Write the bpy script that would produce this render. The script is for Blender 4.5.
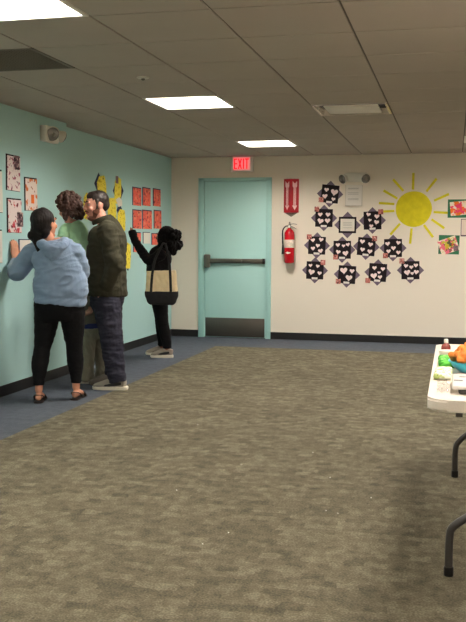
import bpy, bmesh, math, random
from mathutils import Vector, Matrix, noise
V = Vector
PI = math.pi
rnd = random.Random(7)
for o in list(bpy.data.objects):
    bpy.data.objects.remove(o)
scene = bpy.context.scene
COL = scene.collection

# ------------------------------------------------------------------ camera
YAW, PITCH, ROLL = 0.24112786, -0.07859214, 0.00533341
EYE = 1.28036
HC = 2.3691            # ceiling height
D = 11.4114            # back wall
XL, XF, YSTEP = -3.55, -3.66, 7.86   # near / far left wall planes
XR, YN = 4.55, -3.0    # right wall, wall behind the camera
cam_d = bpy.data.cameras.new('camera')
cam = bpy.data.objects.new('camera', cam_d)
COL.objects.link(cam)
fw = V((-math.sin(YAW)*math.cos(PITCH), math.cos(YAW)*math.cos(PITCH), math.sin(PITCH)))
r0 = V((math.cos(YAW), math.sin(YAW), 0)); u0 = r0.cross(fw)
rt = r0*math.cos(ROLL) + u0*math.sin(ROLL); up = rt.cross(fw)
cam.matrix_world = Matrix(((rt.x, up.x, -fw.x, 0), (rt.y, up.y, -fw.y, 0), (rt.z, up.z, -fw.z, EYE), (0, 0, 0, 1)))
cam_d.sensor_fit = 'HORIZONTAL'; cam_d.sensor_width = 36; cam_d.lens = 36*892.715/466
cam_d.clip_start = 0.05; cam_d.clip_end = 60
scene.camera = cam

# ------------------------------------------------------------------ world and exposure
w = bpy.data.worlds.new('world'); scene.world = w; w.use_nodes = True
w.node_tree.nodes['Background'].inputs[0].default_value = (1.0, 0.92, 0.82, 1)
w.node_tree.nodes['Background'].inputs[1].default_value = 0.05
vs = scene.view_settings
vs.view_transform = 'Standard'; vs.look = 'None'; vs.gamma = 1; vs.use_curve_mapping = False
vs.exposure = 0.16
LAMP_STRENGTH = 66.0
LAMP_COLOUR = (1.0, 0.935, 0.85)

# ------------------------------------------------------------------ materials
def lin(c):
    return tuple(((x/255)/12.92 if x/255 <= .04045 else ((x/255+.055)/1.055)**2.4) for x in c) + (1,)
MATS = {}
def mat(name, rgb, rough=.6, metal=0, bump=0, bscale=200, var=0, vscale=8, spec=.5, emit=None, estr=0, trans=0, alpha=1, sheen=0):
    if name in MATS: return MATS[name]
    m = bpy.data.materials.new(name); m.use_nodes = True; MATS[name] = m
    nt = m.node_tree; b = nt.nodes['Principled BSDF']
    c = lin(rgb)
    b.inputs['Base Color'].default_value = c
    b.inputs['Roughness'].default_value = rough
    b.inputs['Metallic'].default_value = metal
    b.inputs['Specular IOR Level'].default_value = spec
    b.inputs['Transmission Weight'].default_value = trans
    b.inputs['Alpha'].default_value = alpha
    if sheen: b.inputs['Sheen Weight'].default_value = sheen
    if emit:
        b.inputs['Emission Color'].default_value = lin(emit); b.inputs['Emission Strength'].default_value = estr
    tc = nt.nodes.new('ShaderNodeTexCoord')
    if var:
        n = nt.nodes.new('ShaderNodeTexNoise'); n.inputs['Scale'].default_value = vscale; n.inputs['Detail'].default_value = 5
        nt.links.new(tc.outputs['Object'], n.inputs['Vector'])
        r = nt.nodes.new('ShaderNodeValToRGB')
        r.color_ramp.elements[0].position = .3; r.color_ramp.elements[1].position = .7
        r.color_ramp.elements[0].color = tuple(x*(1-var) for x in c[:3])+(1,)
        r.color_ramp.elements[1].color = tuple(min(1, x*(1+var)) for x in c[:3])+(1,)
        nt.links.new(n.outputs['Fac'], r.inputs[0]); nt.links.new(r.outputs[0], b.inputs['Base Color'])
    if bump:
        n = nt.nodes.new('ShaderNodeTexNoise'); n.inputs['Scale'].default_value = bscale
        nt.links.new(tc.outputs['Object'], n.inputs['Vector'])
        bp = nt.nodes.new('ShaderNodeBump'); bp.inputs['Strength'].default_value = bump; bp.inputs['Distance'].default_value = .01
        nt.links.new(n.outputs['Fac'], bp.inputs['Height']); nt.links.new(bp.outputs[0], b.inputs['Normal'])
    return m
def blot_mat(name, paper, blots, scale=14, seed=0, stretch=(1, 1, 1), radial=0):
    """paper with painted blotches; blots = list of (rgb, threshold)"""
    m = bpy.data.materials.new(name); m.use_nodes = True
    nt = m.node_tree; b = nt.nodes['Principled BSDF']; b.inputs['Roughness'].default_value = .75
    b.inputs['Specular IOR Level'].default_value = .2
    tc = nt.nodes.new('ShaderNodeTexCoord')
    prev = None
    for i, (rgb, th) in enumerate(blots):
        mp = nt.nodes.new('ShaderNodeMapping'); mp.inputs['Location'].default_value = (seed*3.7+i*5.1, seed*1.3-i*2.2, i)
        mp.inputs['Scale'].default_value = stretch
        nt.links.new(tc.outputs['Object'], mp.inputs['Vector'])
        n = nt.nodes.new('ShaderNodeTexNoise'); n.inputs['Scale'].default_value = scale*(1+.35*i); n.inputs['Detail'].default_value = 3
        nt.links.new(mp.outputs[0], n.inputs['Vector'])
        val = n.outputs['Fac']
        if radial:
            ln = nt.nodes.new('ShaderNodeVectorMath'); ln.operation = 'LENGTH'; nt.links.new(tc.outputs['Object'], ln.inputs[0])
            mu = nt.nodes.new('ShaderNodeMath'); mu.operation = 'MULTIPLY_ADD'; mu.inputs[1].default_value = -radial; mu.inputs[2].default_value = radial*.07
            nt.links.new(ln.outputs['Value'], mu.inputs[0])
            ad = nt.nodes.new('ShaderNodeMath'); nt.links.new(val, ad.inputs[0]); nt.links.new(mu.outputs[0], ad.inputs[1]); val = ad.outputs[0]
        mr = nt.nodes.new('ShaderNodeMapRange'); mr.inputs['From Min'].default_value = th-.015; mr.inputs['From Max'].default_value = th+.015
        nt.links.new(val, mr.inputs['Value'])
        mx = nt.nodes.new('ShaderNodeMix'); mx.data_type = 'RGBA'
        nt.links.new(mr.outputs[0], mx.inputs['Factor'])
        if prev is None: mx.inputs[6].default_value = lin(paper)
        else: nt.links.new(prev, mx.inputs[6])
        mx.inputs[7].default_value = lin(rgb); prev = mx.outputs[2]
    nt.links.new(prev, b.inputs['Base Color'])
    return m

def carpet_mat():
    m = bpy.data.materials.new('patterned carpet'); m.use_nodes = True
    nt = m.node_tree; b = nt.nodes['Principled BSDF']; b.inputs['Roughness'].default_value = .95; b.inputs['Specular IOR Level'].default_value = .1
    tc = nt.nodes.new('ShaderNodeTexCoord')
    rot = nt.nodes.new('ShaderNodeMapping'); rot.inputs['Rotation'].default_value = (0, 0, 0)
    nt.links.new(tc.outputs['Object'], rot.inputs['Vector'])
    def nz(scale, detail, st):
        mp = nt.nodes.new('ShaderNodeMapping'); mp.inputs['Scale'].default_value = st
        nt.links.new(rot.outputs[0], mp.inputs['Vector'])
        n = nt.nodes.new('ShaderNodeTexNoise'); n.inputs['Scale'].default_value = scale; n.inputs['Detail'].default_value = detail
        nt.links.new(mp.outputs[0], n.inputs['Vector']); return n.outputs['Fac']
    # woven dashes: wide cells, offset row by row
    br = nt.nodes.new('ShaderNodeTexBrick')
    mp = nt.nodes.new('ShaderNodeMapping')
    nt.links.new(rot.outputs[0], mp.inputs['Vector'])
    n0 = nt.nodes.new('ShaderNodeTexNoise'); n0.inputs['Scale'].default_value = 22; nt.links.new(rot.outputs[0], n0.inputs['Vector'])
    add = nt.nodes.new('ShaderNodeMixRGB'); add.blend_type = 'ADD'; add.inputs[0].default_value = .05
    nt.links.new(mp.outputs[0], add.inputs[1]); nt.links.new(n0.outputs['Color'], add.inputs[2])
    nt.links.new(add.outputs[0], br.inputs['Vector'])
    br.inputs['Scale'].default_value = 1; br.inputs['Brick Width'].default_value = .085; br.inputs['Row Height'].default_value = .06
    br.inputs['Mortar Size'].default_value = .0; br.offset = .37; br.offset_frequency = 2; br.squash = 1
    br.inputs['Color1'].default_value = (0, 0, 0, 1); br.inputs['Color2'].default_value = (1, 1, 1, 1); br.inputs['Mortar'].default_value = (.5, .5, .5, 1)
    br.inputs['Bias'].default_value = 0
    a = nz(1, 4, (20, 16, 9)); c = nz(1, 5, (120, 120, 120)); e = nz(1, 3, (1.1, 1.1, 1))
    def mad(x, k, y=None, kk=0):
        q = nt.nodes.new('ShaderNodeMath'); q.operation = 'MULTIPLY_ADD'; nt.links.new(x, q.inputs[0]); q.inputs[1].default_value = k
        if y is None: q.inputs[2].default_value = kk
        else: nt.links.new(y, q.inputs[2])
        return q.outputs[0]
    s = mad(br.outputs['Color'], .17, None, -.10)
    s = mad(a, .50, s); s = mad(c, .75, s); s = mad(e, .15, s)
    rp = nt.nodes.new('ShaderNodeValToRGB')
    el = rp.color_ramp.elements
    el[0].position = .49; el[0].color = lin((70, 65, 54)); el[1].position = .94; el[1].color = lin((126, 118, 99))
    x = el.new(.71); x.color = lin((96, 90, 74))
    nt.links.new(s, rp.inputs[0]); nt.links.new(rp.outputs[0], b.inputs['Base Color'])
    bp = nt.nodes.new('ShaderNodeBump'); bp.inputs['Strength'].default_value = .7; bp.inputs['Distance'].default_value = .005
    nt.links.new(c, bp.inputs['Height']); nt.links.new(bp.outputs[0], b.inputs['Normal'])
    return m

TEAL = mat('teal wall paint', (182, 220, 219), .75, bump=.05, bscale=60, spec=.25)
CREAM = mat('cream wall paint', (236, 226, 211), .75, bump=.05, bscale=60, spec=.25)
TILE = mat('ceiling tile', (184, 174, 163), .9, bump=.15, bscale=130, var=.03, vscale=1.5, spec=.1)
GRID = mat('ceiling grid groove', (92, 84, 74), .7)
BASE = mat('black rubber baseboard', (20, 19, 20), .5)
CARPET = carpet_mat()
BLUE = mat('slate blue border carpet', (80, 85, 94), .95, bump=.4, bscale=300, var=.12, vscale=14, spec=.1)
DOORP = mat('pale teal door paint', (184, 228, 225), .45, spec=.4)
FRAMEP = mat('pale teal frame paint', (172, 218, 214), .4, spec=.4)
STEEL = mat('dull steel', (120, 116, 108), .35, metal=.9)
DARKST = mat('dark brushed steel', (96, 92, 86), .4, metal=.8, bump=.05, bscale=30)
BLACKP = mat('black plastic', (18, 17, 18), .4)
WHITEP = mat('white plastic', (225, 220, 208), .4)
WPAPER = mat('white paper', (232, 226, 218), .8, spec=.2)
BPAPER = mat('black paper', (34, 27, 31), .8, spec=.15)
PURP = mat('dusty purple paper', (116, 101, 116), .8, spec=.15)
HEART = mat('pale pink paper', (245, 224, 222), .8, spec=.15)
YPAPER = mat('painted yellow', (226, 214, 60), .7, var=.12, vscale=16)
NAVYP = mat('navy paper', (44, 56, 84), .8, spec=.15)

# ------------------------------------------------------------------ mesh helpers
def link(name, me, m, parent=None, smooth=False, auto=None):
    o = bpy.data.objects.new(name, me); COL.objects.link(o)
    if m is not None:
        for x in (m if isinstance(m, (list, tuple)) else [m]): me.materials.append(x)
    if parent is not None: o.parent = parent
    if smooth:
        for p in me.polygons: p.use_smooth = True
    if auto is not None:
        me.shade_smooth() if hasattr(me, 'shade_smooth') else None
        me.set_sharp_from_angle(angle=math.radians(auto))
    return o
def build(name, bm, m, parent=None, smooth=False, auto=None):
    bmesh.ops.recalc_face_normals(bm, faces=bm.faces)
    me = bpy.data.meshes.new(name); bm.to_mesh(me); bm.free()
    return link(name, me, m, parent, smooth, auto)
def tag(o, label=None, cat=None, group=None, kind=None):
    if label: o['label'] = label
    if cat: o['category'] = cat
    if group: o['group'] = group
    if kind: o['kind'] = kind
    return o
def empty(name, loc=(0, 0, 0), rot=(0, 0, 0)):
    o = bpy.data.objects.new(name, None); COL.objects.link(o); o.location = loc; o.rotation_euler = rot
    o.empty_display_size = .1; return o
def add_box(bm, a, b, mi=0, bev=0, seg=2):
    a, b = V(a), V(b); lo = V(map(min, a, b)); hi = V(map(max, a, b))
    t = bmesh.new()
    bmesh.ops.create_cube(t, size=1, matrix=Matrix.Translation((lo+hi)/2) @ Matrix.Diagonal((*(hi-lo), 1)))
    if bev: bmesh.ops.bevel(t, geom=t.edges[:], offset=bev, segments=seg, affect='EDGES', profile=.5)
    for f in t.faces: f.material_index = mi
    me = bpy.data.meshes.new('t'); t.to_mesh(me); t.free(); bm.from_mesh(me); bpy.data.meshes.remove(me)
def box(name, a, b, m, parent=None, bev=0, seg=2):
    bm = bmesh.new(); add_box(bm, a, b, 0, bev, seg); return build(name, bm, m, parent, auto=35 if bev else None)
def add_poly(bm, pts, z0, z1, mi=0, T=None):
    """2D outline extruded from z0 to z1"""
    lo = [bm.verts.new(((T @ V((x, y, z0))) if T else V((x, y, z0)))) for x, y in pts]
    hi = [bm.verts.new(((T @ V((x, y, z1))) if T else V((x, y, z1)))) for x, y in pts]
    n = len(pts); fs = [bm.faces.new(list(reversed(lo))), bm.faces.new(hi)]
    for i in range(n): fs.append(bm.faces.new((lo[i], lo[(i+1) % n], hi[(i+1) % n], hi[i])))
    for f in fs: f.material_index = mi
def poly(name, pts, z0, z1, m, parent=None):
    bm = bmesh.new(); add_poly(bm, pts, z0, z1); return build(name, bm, m, parent)
def add_lathe(bm, prof, n=24, c=(0, 0, 0), T=None, mi=0):
    c = V(c); rings = []
    for r, z in prof:
        ring = []
        for i in range(n):
            p = c + V((r*math.cos(2*PI*i/n), r*math.sin(2*PI*i/n), z))
            ring.append(bm.verts.new(T @ p if T else p))
        rings.append(ring)
    for a, b in zip(rings, rings[1:]):
        for i in range(n):
            bm.faces.new((a[i], a[(i+1) % n], b[(i+1) % n], b[i])).material_index = mi
    bm.faces.new(list(reversed(rings[0]))).material_index = mi; bm.faces.new(rings[-1]).material_index = mi
def cr(p0, p1, p2, p3, t):
    return .5*((2*p1)+(p2-p0)*t+(2*p0-5*p1+4*p2-p3)*t*t+(3*p1-p0-3*p2+p3)*t**3)
def add_loft(bm, pts, ref=(1, 0, 0), n=16, sub=4, caps='rr', power=2.0, T=None):
    """pts = [(x,y,z,r1,r2)] ; closed tube with elliptical sections, r1 along ref"""
    P = [(V(p[:3]), p[3], p[4] if len(p) > 4 else p[3]) for p in pts]
    if len(P) > 2 or sub > 1:
        Q = []
        for i in range(len(P)-1):
            a = P[max(i-1, 0)]; b = P[i]; c = P[i+1]; d = P[min(i+2, len(P)-1)]
            for k in range(sub):
                t = k/sub
                Q.append((cr(a[0], b[0], c[0], d[0], t), max(.001, cr(a[1], b[1], c[1], d[1], t)), max(.001, cr(a[2], b[2], c[2], d[2], t))))
        Q.append(P[-1]); P = Q
    def tang(i):
        return (P[min(i+1, len(P)-1)][0]-P[max(i-1, 0)][0]).normalized()
    t0, t1 = tang(0), tang(len(P)-1)
    rings = [(c, a, b, tang(i)) for i, (c, a, b) in enumerate(P)]
    def cap(c, a, b, t):
        m = min(a, b)
        return [(c+t*m*math.sin(q), max(a*math.cos(q), a-m*(1-math.cos(q))) , max(b*math.cos(q), b-m*(1-math.cos(q))), t) for q in (.5, .95, 1.3)]
    if caps[0] == 'r': rings = [(c, a, b, t0) for c, a, b, t in reversed(cap(P[0][0], P[0][1], P[0][2], -t0))] + rings
    if caps[1] == 'r': rings = rings + cap(P[-1][0], P[-1][1], P[-1][2], t1)
    vr = []; ref = V(ref)
    for c, a, b, t in rings:
        s = ref - t*ref.dot(t)
        if s.length < 1e-3: s = V((0, 1, 0)) - t*t.y
        s.normalize(); o = t.cross(s)
        ring = []
        for i in range(n):
            q = 2*PI*i/n; cq, sq = math.cos(q), math.sin(q)
            if power != 2: cq = math.copysign(abs(cq)**(2/power), cq); sq = math.copysign(abs(sq)**(2/power), sq)
            p = c + s*a*cq + o*b*sq
            ring.append(bm.verts.new(T @ p if T else p))
        vr.append(ring)
    for a, b in zip(vr, vr[1:]):
        for i in range(n): bm.faces.new((a[i], a[(i+1) % n], b[(i+1) % n], b[i]))
    bm.faces.new(list(reversed(vr[0]))); bm.faces.new(vr[-1])
def add_ell(bm, c, r, T=None, u=16, v=10, rot=None):
    M = Matrix.Translation(c) @ (rot.to_4x4() if rot else Matrix.Identity(4)) @ Matrix.Diagonal((*r, 1))
    if T: M = T @ M
    bmesh.ops.create_uvsphere(bm, u_segments=u, v_segments=v, radius=1, matrix=M)
def tube(name, pts, r, m, parent=None, n=10, sub=5, caps='rr'):
    bm = bmesh.new(); add_loft(bm, [(*p, r) for p in pts], n=n, sub=sub, caps=caps, ref=(.3, .5, .8)); return build(name, bm, m, parent, smooth=True)
def remesh(name, bm, voxel, m, parent=None, smooth_it=2, disp=None):
    bmesh.ops.recalc_face_normals(bm, faces=bm.faces)
    me = bpy.data.meshes.new('tmp'); bm.to_mesh(me); bm.free()
    o = bpy.data.objects.new('tmp', me); COL.objects.link(o)
    md = o.modifiers.new('r', 'REMESH'); md.mode = 'VOXEL'; md.voxel_size = voxel; md.adaptivity = 0
    if smooth_it:
        sm = o.modifiers.new('s', 'SMOOTH'); sm.factor = .5; sm.iterations = smooth_it
    dg = bpy.context.evaluated_depsgraph_get(); dg.update()
    res = bpy.data.meshes.new_from_object(o.evaluated_get(dg))
    bpy.data.objects.remove(o); bpy.data.meshes.remove(me)
    res.name = name
    if disp:
        nr = [v.normal.copy() for v in res.vertices]
        for v, nn in zip(res.vertices, nr): v.co += nn*disp(v.co)
    res.materials.clear()
    return link(name, res, m, parent, smooth=True)
def folds(amp, fx=(7, 7, 16), fine=.0):
    def f(c):
        a = noise.noise(V((c.x*fx[0], c.y*fx[1], c.z*fx[2])))
        b = 1-2*abs(noise.noise(V((c.x*fx[0]*1.8+c.z*9+4, c.y*fx[1]*1.8, c.z*fx[2]*1.5-c.x*7))))
        return amp*(a*.9+b*.8)
    return f

# ------------------------------------------------------------------ room shell
def struct(o): o['kind'] = 'structure'; return o
BX, BY = -2.785, 10.45
bm = bmesh.new()
def quad(bm, pts, mi=0):
    f = bm.faces.new([bm.verts.new(p) for p in pts]); f.material_index = mi
quad(bm, [(BX, YN, 0), (XR, YN, 0), (XR, BY, 0), (BX, BY, 0)])
struct(build('floor', bm, CARPET))
bm = bmesh.new()
quad(bm, [(XF-.1, YN, 0), (BX, YN, 0), (BX, D+.05, 0), (XF-.1, D+.05, 0)])
quad(bm, [(BX, BY, 0), (XR, BY, 0), (XR, D+.05, 0), (BX, D+.05, 0)])
o = build('floor_border', bm, BLUE); struct(o); o.name = 'trim_1'
# walls as solid slabs
bm = bmesh.new()
add_poly(bm, [(XL, YN), (XL, YSTEP), (XF, YSTEP), (XF, D), (XF-.15, D), (XF-.15, YN)], 0, HC+.2)
struct(build('wall_left', bm, TEAL))
DX0, DX1, DZ = -3.277, -2.298, 2.098     # door frame outer
bm = bmesh.new()
add_box(bm, (XF-.15, D, 0), (DX0+.02, D+.15, HC+.2)); add_box(bm, (DX1-.02, D, 0), (XR+.15, D+.15, HC+.2))
add_box(bm, (DX0+.02, D, DZ-.02), (DX1-.02, D+.15, HC+.2)); add_box(bm, (DX0, D+.13, 0), (DX1, D+.15, DZ))
struct(build('wall_back', bm, CREAM))
struct(box('wall_right', (XR, YN, 0), (XR+.15, D+.15, HC+.2), CREAM))
struct(box('wall_front', (XF-.15, YN-.15, 0), (XR+.15, YN, HC+.2), CREAM))
bm = bmesh.new(); add_box(bm, (XL, YN, 0), (XL+.008, YSTEP+.008, .092), bev=.003); add_box(bm, (XF, YSTEP, 0), (XF+.008, D, .092), bev=.003)
struct(build('baseboard_left', bm, BASE))
bm = bmesh.new(); add_box(bm, (XF+.008, D-.008, 0), (DX0, D, .092), bev=.003); add_box(bm, (DX1, D-.008, 0), (XR, D, .092), bev=.003)
struct(build('baseboard_back', bm, BASE))
struct(box('baseboard_right', (XR-.008, YN, 0), (XR, D-.008, .092), BASE))

# ceiling tiles with recessed grid grooves, openings where fixtures sit
T = .61; X0, Y0 = -.5313, 4.1606
LIGHTS = [(i, j) for i in (-3, 1, 5) for j in (-11, -6, -1, 4, 9)]
VENT = (-1, 5); GRILLE = (-4, 1)
holes = set(LIGHTS) | {VENT, GRILLE}
bm = bmesh.new()
def cx(v): return max(XF-.02, min(XR+.02, v))
def cy(v): return max(YN-.02, min(D+.02, v))
gx, gy = .006, .0065
for i in range(-6, 9):
    for j in range(-12, 13):
        x0, x1 = cx(X0+i*T), cx(X0+(i+1)*T); y0, y1 = cy(Y0+j*T), cy(Y0+(j+1)*T)
        if x1-x0 < .02 or y1-y0 < .02: continue
        if (i, j) not in holes:
            add_box(bm, (x0+gx, y0+gy, HC), (x1-gx, y1-gy, HC+.03), bev=.0015, seg=1)
# groove backs
for i in range(-6, 10):
    x = X0+i*T
    if XF < x < XR: add_box(bm, (x-gx-.004, YN-.02, HC+.008), (x+gx+.004, D+.02, HC+.028), 1)
for j in range(-12, 14):
    y = Y0+j*T
    if YN < y < D: add_box(bm, (XF-.02, y-gy-.004, HC+.009), (XR+.02, y+gy+.004, HC+.027), 1)
struct(build('ceiling', bm, [TILE, GRID]))
struct(box('ceiling_slab', (XF-.15, YN-.15, HC+.2), (XR+.15, D+.15, HC+.3), TILE)).name = 'ceiling_deck'

# ------------------------------------------------------------------ ceiling lights
LW = mat('white enamel', (236, 232, 222), .35)
LENS = mat('lit diffuser', (255, 250, 240), .5); 
bn = LENS.node_tree.nodes['Principled BSDF']
bn.inputs['Emission Color'].default_value = (*LAMP_COLOUR, 1); bn.inputs['Emission Strength'].default_value = LAMP_STRENGTH
def make_light(i, j):
    x0, y0 = X0+i*T, Y0+j*T
    r = empty('ceiling_light', (x0+T/2, y0+T/2, HC))
    h = T/2-.004; dpt = .15; q = .25
    bm = bmesh.new()   # enamel pan: rim, sloped sides, top
    def ring(a, z): return [bm.verts.new(p) for p in ((-a, -a, z), (a, -a, z), (a, a, z), (-a, a, z))]
    rs = [ring(h, .02), ring(h, -.002), ring(h-.022, -.002), ring(h-.026, .012), ring(q, dpt), ]
    for a, b in zip(rs, rs[1:]):
        for k in range(4): bm.faces.new((a[k], a[(k+1) % 4], b[(k+1) % 4], b[k]))
    bm.faces.new(rs[-1])
    build('housing', bm, LW, r)
    box('diffuser', (-q+.015, -q+.015, dpt-.022), (q-.015, q-.015, dpt-.004), LENS, r, bev=.006)
    return r
names = {(-3, -1): 'large glowing square ceiling panel nearest the camera, cut off at top left',
         (-3, 4): 'lit square ceiling panel in the left half, middle one of the receding row',
         (-3, 9): 'farthest lit square ceiling panel, just before the exit sign above the teal door',
         (1, 9): 'lit ceiling panel showing only as a sliver at the right picture edge'}
for ij in LIGHTS:
    o = make_light(*ij)
    if ij in names: tag(o, names[ij], 'ceiling light', 'recessed square ceiling lights')
    else: tag(o, 'ceiling light outside the picture, %s row, %s' % ({-3: 'left', 1: 'middle', 5: 'right'}[ij[0]], {-11: 'rearmost behind the camera', -6: 'second behind the camera', -1: 'nearest ahead', 4: 'second ahead', 9: 'farthest ahead'}[ij[1]]), 'ceiling light', 'recessed square ceiling lights')

# supply vent with a hanging white plaque
r = tag(empty('ceiling_vent', (X0-T/2, Y0+5.5*T, HC)), 'square air vent with pale central plaque and dark gaps in the ceiling', 'vent')
MIRW = mat('glossy vent enamel', (222, 212, 200), .18, metal=.55)
bm = bmesh.new(); h = T/2-.003
def ringv(bm, a, z): return [bm.verts.new(p) for p in ((-a, -a, z), (a, -a, z), (a, a, z), (-a, a, z))]
rs = [ringv(bm, h, .015), ringv(bm, h, -.004), ringv(bm, h-.02, -.006), ringv(bm, h-.028, .02), ringv(bm, h-.034, .05)]
for a, b in zip(rs, rs[1:]):
    for k in range(4): bm.faces.new((a[k], a[(k+1) % 4], b[(k+1) % 4], b[k]))
build('frame', bm, MIRW, r)
box('duct_opening', (-h+.03, -h+.03, .045), (h-.03, h-.03, .09), mat('dark duct', (24, 22, 20), .9), r)
box('plaque', (-.22, -.175, -.001), (.22, .235, .012), WHITEP, r, bev=.005)
# return air grille
r = tag(empty('return_air_grille', (X0-3.5*T, Y0+1.5*T, HC)), 'dark square return air grille in the ceiling at the left edge', 'air grille')
DG = mat('dark grille paint', (120, 112, 100), .6)
bm = bmesh.new(); h = T/2-.004
for a, b in (((-h, -h, -.001), (h, -h+.02, .02)), ((-h, h-.02, -.001), (h, h, .02)), ((-h, -h, -.001), (-h+.02, h, .02)), ((h-.02, -h, -.001), (h, h, .02))): add_box(bm, a, b)
build('frame', bm, DG, r)
bm = bmesh.new()
for k in range(1, 26): 
    s = -h+.02+k*(2*h-.04)/26
    add_box(bm, (s-.001, -h+.02, 0), (s+.001, h-.02, .016)); add_box(bm, (-h+.02, s-.001, 0), (h-.02, s+.001, .016))
build('lattice', bm, DG, r)
box('duct_cover', (-h, -h, .05), (h, h, .06), mat('grey duct', (60, 56, 50), .9), r)
# sprinkler cover
r = tag(empty('sprinkler_head', (-2.044, 5.756, HC)), 'small round sprinkler cover in the ceiling before the lit panel', 'sprinkler')
bm = bmesh.new(); add_lathe(bm, [(.043, 0), (.043, -.006), (.036, -.010), (.01, -.011)], 24); build('cover_plate', bm, WHITEP, r)
bm = bmesh.new(); add_lathe(bm, [(.012, -.011), (.014, -.018), (.006, -.024)], 12); build('nozzle', bm, STEEL, r)

# ------------------------------------------------------------------ door
r = tag(empty('door_1', (0, D, 0)), kind='structure')
bm = bmesh.new(); fwid = .078
for a, b in (((DX0, -.028, 0), (DX0+fwid, .10, DZ)), ((DX1-fwid+.012, -.028, 0), (DX1, .10, DZ)), ((DX0, -.028, DZ-.04), (DX1, .10, DZ))): add_box(bm, a, b, bev=.003)
build('door_frame', bm, FRAMEP, r, auto=35)
lx0, lx1 = DX0+fwid+.004, DX1-fwid+.008
box('door_leaf', (lx0, -.004, .008), (lx1, .04, DZ-.045), DOORP, r, bev=.002)
box('kick_plate', (lx0+.012, -.007, .014), (lx1-.012, -.003, .262), DARKST, r, bev=.001)
pb = empty('panic_bar'); pb.parent = r
box('bar_rail', (lx0+.05, -.045, .985), (lx1-.012, -.005, 1.045), DARKST, pb, bev=.008)
box('push_pad', (lx0+.06, -.068, .995), (lx0+.52, -.040, 1.038), STEEL, pb, bev=.008)
box('end_cap', (lx1-.04, -.055, .98), (lx1-.008, -.004, 1.05), BLACKP, pb, bev=.006)
box('latch_case', (lx0+.004, -.085, .925), (lx0+.085, -.004, 1.10), STEEL, pb, bev=.02, seg=3)

# EXIT sign
r = tag(empty('exit_sign', (-2.683, D-.055, 2.272)), 'red glowing EXIT sign above the teal door', 'exit sign')
box('housing', (-.147, -.022, -.100), (.147, .052, .0965), WHITEP, r, bev=.006)
box('face', (-.112, -.026, -.082), (.112, -.020, .085), mat('glowing pink face', (240, 190, 185), .5, emit=(255, 130, 135), estr=.45), r)
RED = mat('glowing red letters', (220, 10, 30), .5, emit=(255, 0, 28), estr=.95)
lh = .066
def letter(ch, x, wd):
    bm = bmesh.new(); t = .014
    def st(a, b):
        a, b = V((a[0], 0, a[1])), V((b[0], 0, b[1])); d = (b-a).normalized(); n = V((d.z, 0, -d.x))*t/2
        vs_ = [a+n, b+n, b-n, a-n]
        add_poly(bm, [(p.x, p.z) for p in vs_], -.032, -.0255, T=Matrix(((1, 0, 0, x), (0, 0, 1, 0), (0, 1, 0, 0), (0, 0, 0, 1))))
    hw = wd/2
    if ch == 'E': st((-hw, -lh), (-hw, lh)); [st((-hw-t/2, z), (hw, z)) for z in (-lh+t/2, 0, lh-t/2)]
    if ch == 'X': st((-hw, -lh), (hw, lh)); st((hw, -lh), (-hw, lh))
    if ch == 'I': st((0, -lh), (0, lh))
    if ch == 'T': st((0, -lh), (0, lh)); st((-hw-t/2, lh-t/2), (hw+t/2, lh-t/2))
    build('letter', bm, RED, r)
letter('E', -.076, .034); letter('X', -.021, .038); letter('I', .026, .01); letter('T', .071, .038)

# ------------------------------------------------------------------ wall-mounted things: root frames with local x = along wall (to the viewer's right), y = up, z = out of wall
def back(name, x, z): return empty(name, (x, D, z), (PI/2, 0, 0))
def left(name, y, z, far=False): return empty(name, (XF if far else XL, y, z), (PI/2, 0, PI/2))
def rot2(pts, a): c, s = math.cos(a), math.sin(a); return [(x*c-y*s, x*s+y*c) for x, y in pts]
def rectp(w_, h_, a=0, cx_=0, cy_=0): return [(x+cx_, y+cy_) for x, y in rot2([(-w_/2, -h_/2), (w_/2, -h_/2), (w_/2, h_/2), (-w_/2, h_/2)], a)]
def lines(name, x0, x1, ys, parent, z, m, th=.003, a=0, seed=0):
    g = random.Random(seed); bm = bmesh.new()
    for y in ys: add_poly(bm, rot2([(x0, y-th), (x1-g.random()*.3*(x1-x0), y-th), (x1-g.random()*.001, y+th), (x0, y+th)][0:1]+[(x1, y-th), (x1, y+th), (x0, y+th)], a), z, z+.0004)
    return build(name, bm, m, parent)

# emergency lights
LENSG = mat('clear lamp lens', (150, 146, 140), .12, metal=.6)
def emergency(root, w_, h_, heads):
    box('housing', (-w_/2, -h_/2, 0), (w_/2, h_/2, .06), WHITEP, root, bev=.01)
    for hx, hy, hz, ang, rad in heads:
        M = Matrix.Translation((hx, hy, hz)) @ Matrix.Rotation(ang, 4, 'Y') @ Matrix.Rotation(.35, 4, 'X')
        bm = bmesh.new(); add_lathe(bm, [(rad*.35, -.055), (rad*.75, -.04), (rad, 0), (rad*1.02, .012), (rad*.95, .014)], 24, T=M)
        hd = build('lamp_head', bm, WHITEP, root, auto=40)
        bm = bmesh.new(); add_lathe(bm, [(rad*.92, .012), (rad*.85, .022), (rad*.5, .032), (rad*.1, .036)], 24, T=M); build('lens', bm, LENSG, hd, smooth=True)
        bm = bmesh.new(); add_lathe(bm, [(rad*.25, .03), (rad*.25, .038), (rad*.1, .042)], 12, T=M); build('bulb', bm, STEEL, hd, smooth=True)
r = tag(left('emergency_light', 7.43, 2.215), 'white twin-head emergency light high on the teal left wall', 'emergency light')
emergency(r, .27, .14, [(-.045, .0, .075, -.7, .068), (.17, .0, .07, .9, .055)])
r = tag(back('emergency_light', -1.215, 2.085), 'twin-head emergency light on the cream wall above the paper notice', 'emergency light')
emergency(r, .28, .11, [(-.155, -.022, .075, -.7, .064), (.125, -.018, .075, .5, .064)])
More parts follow.
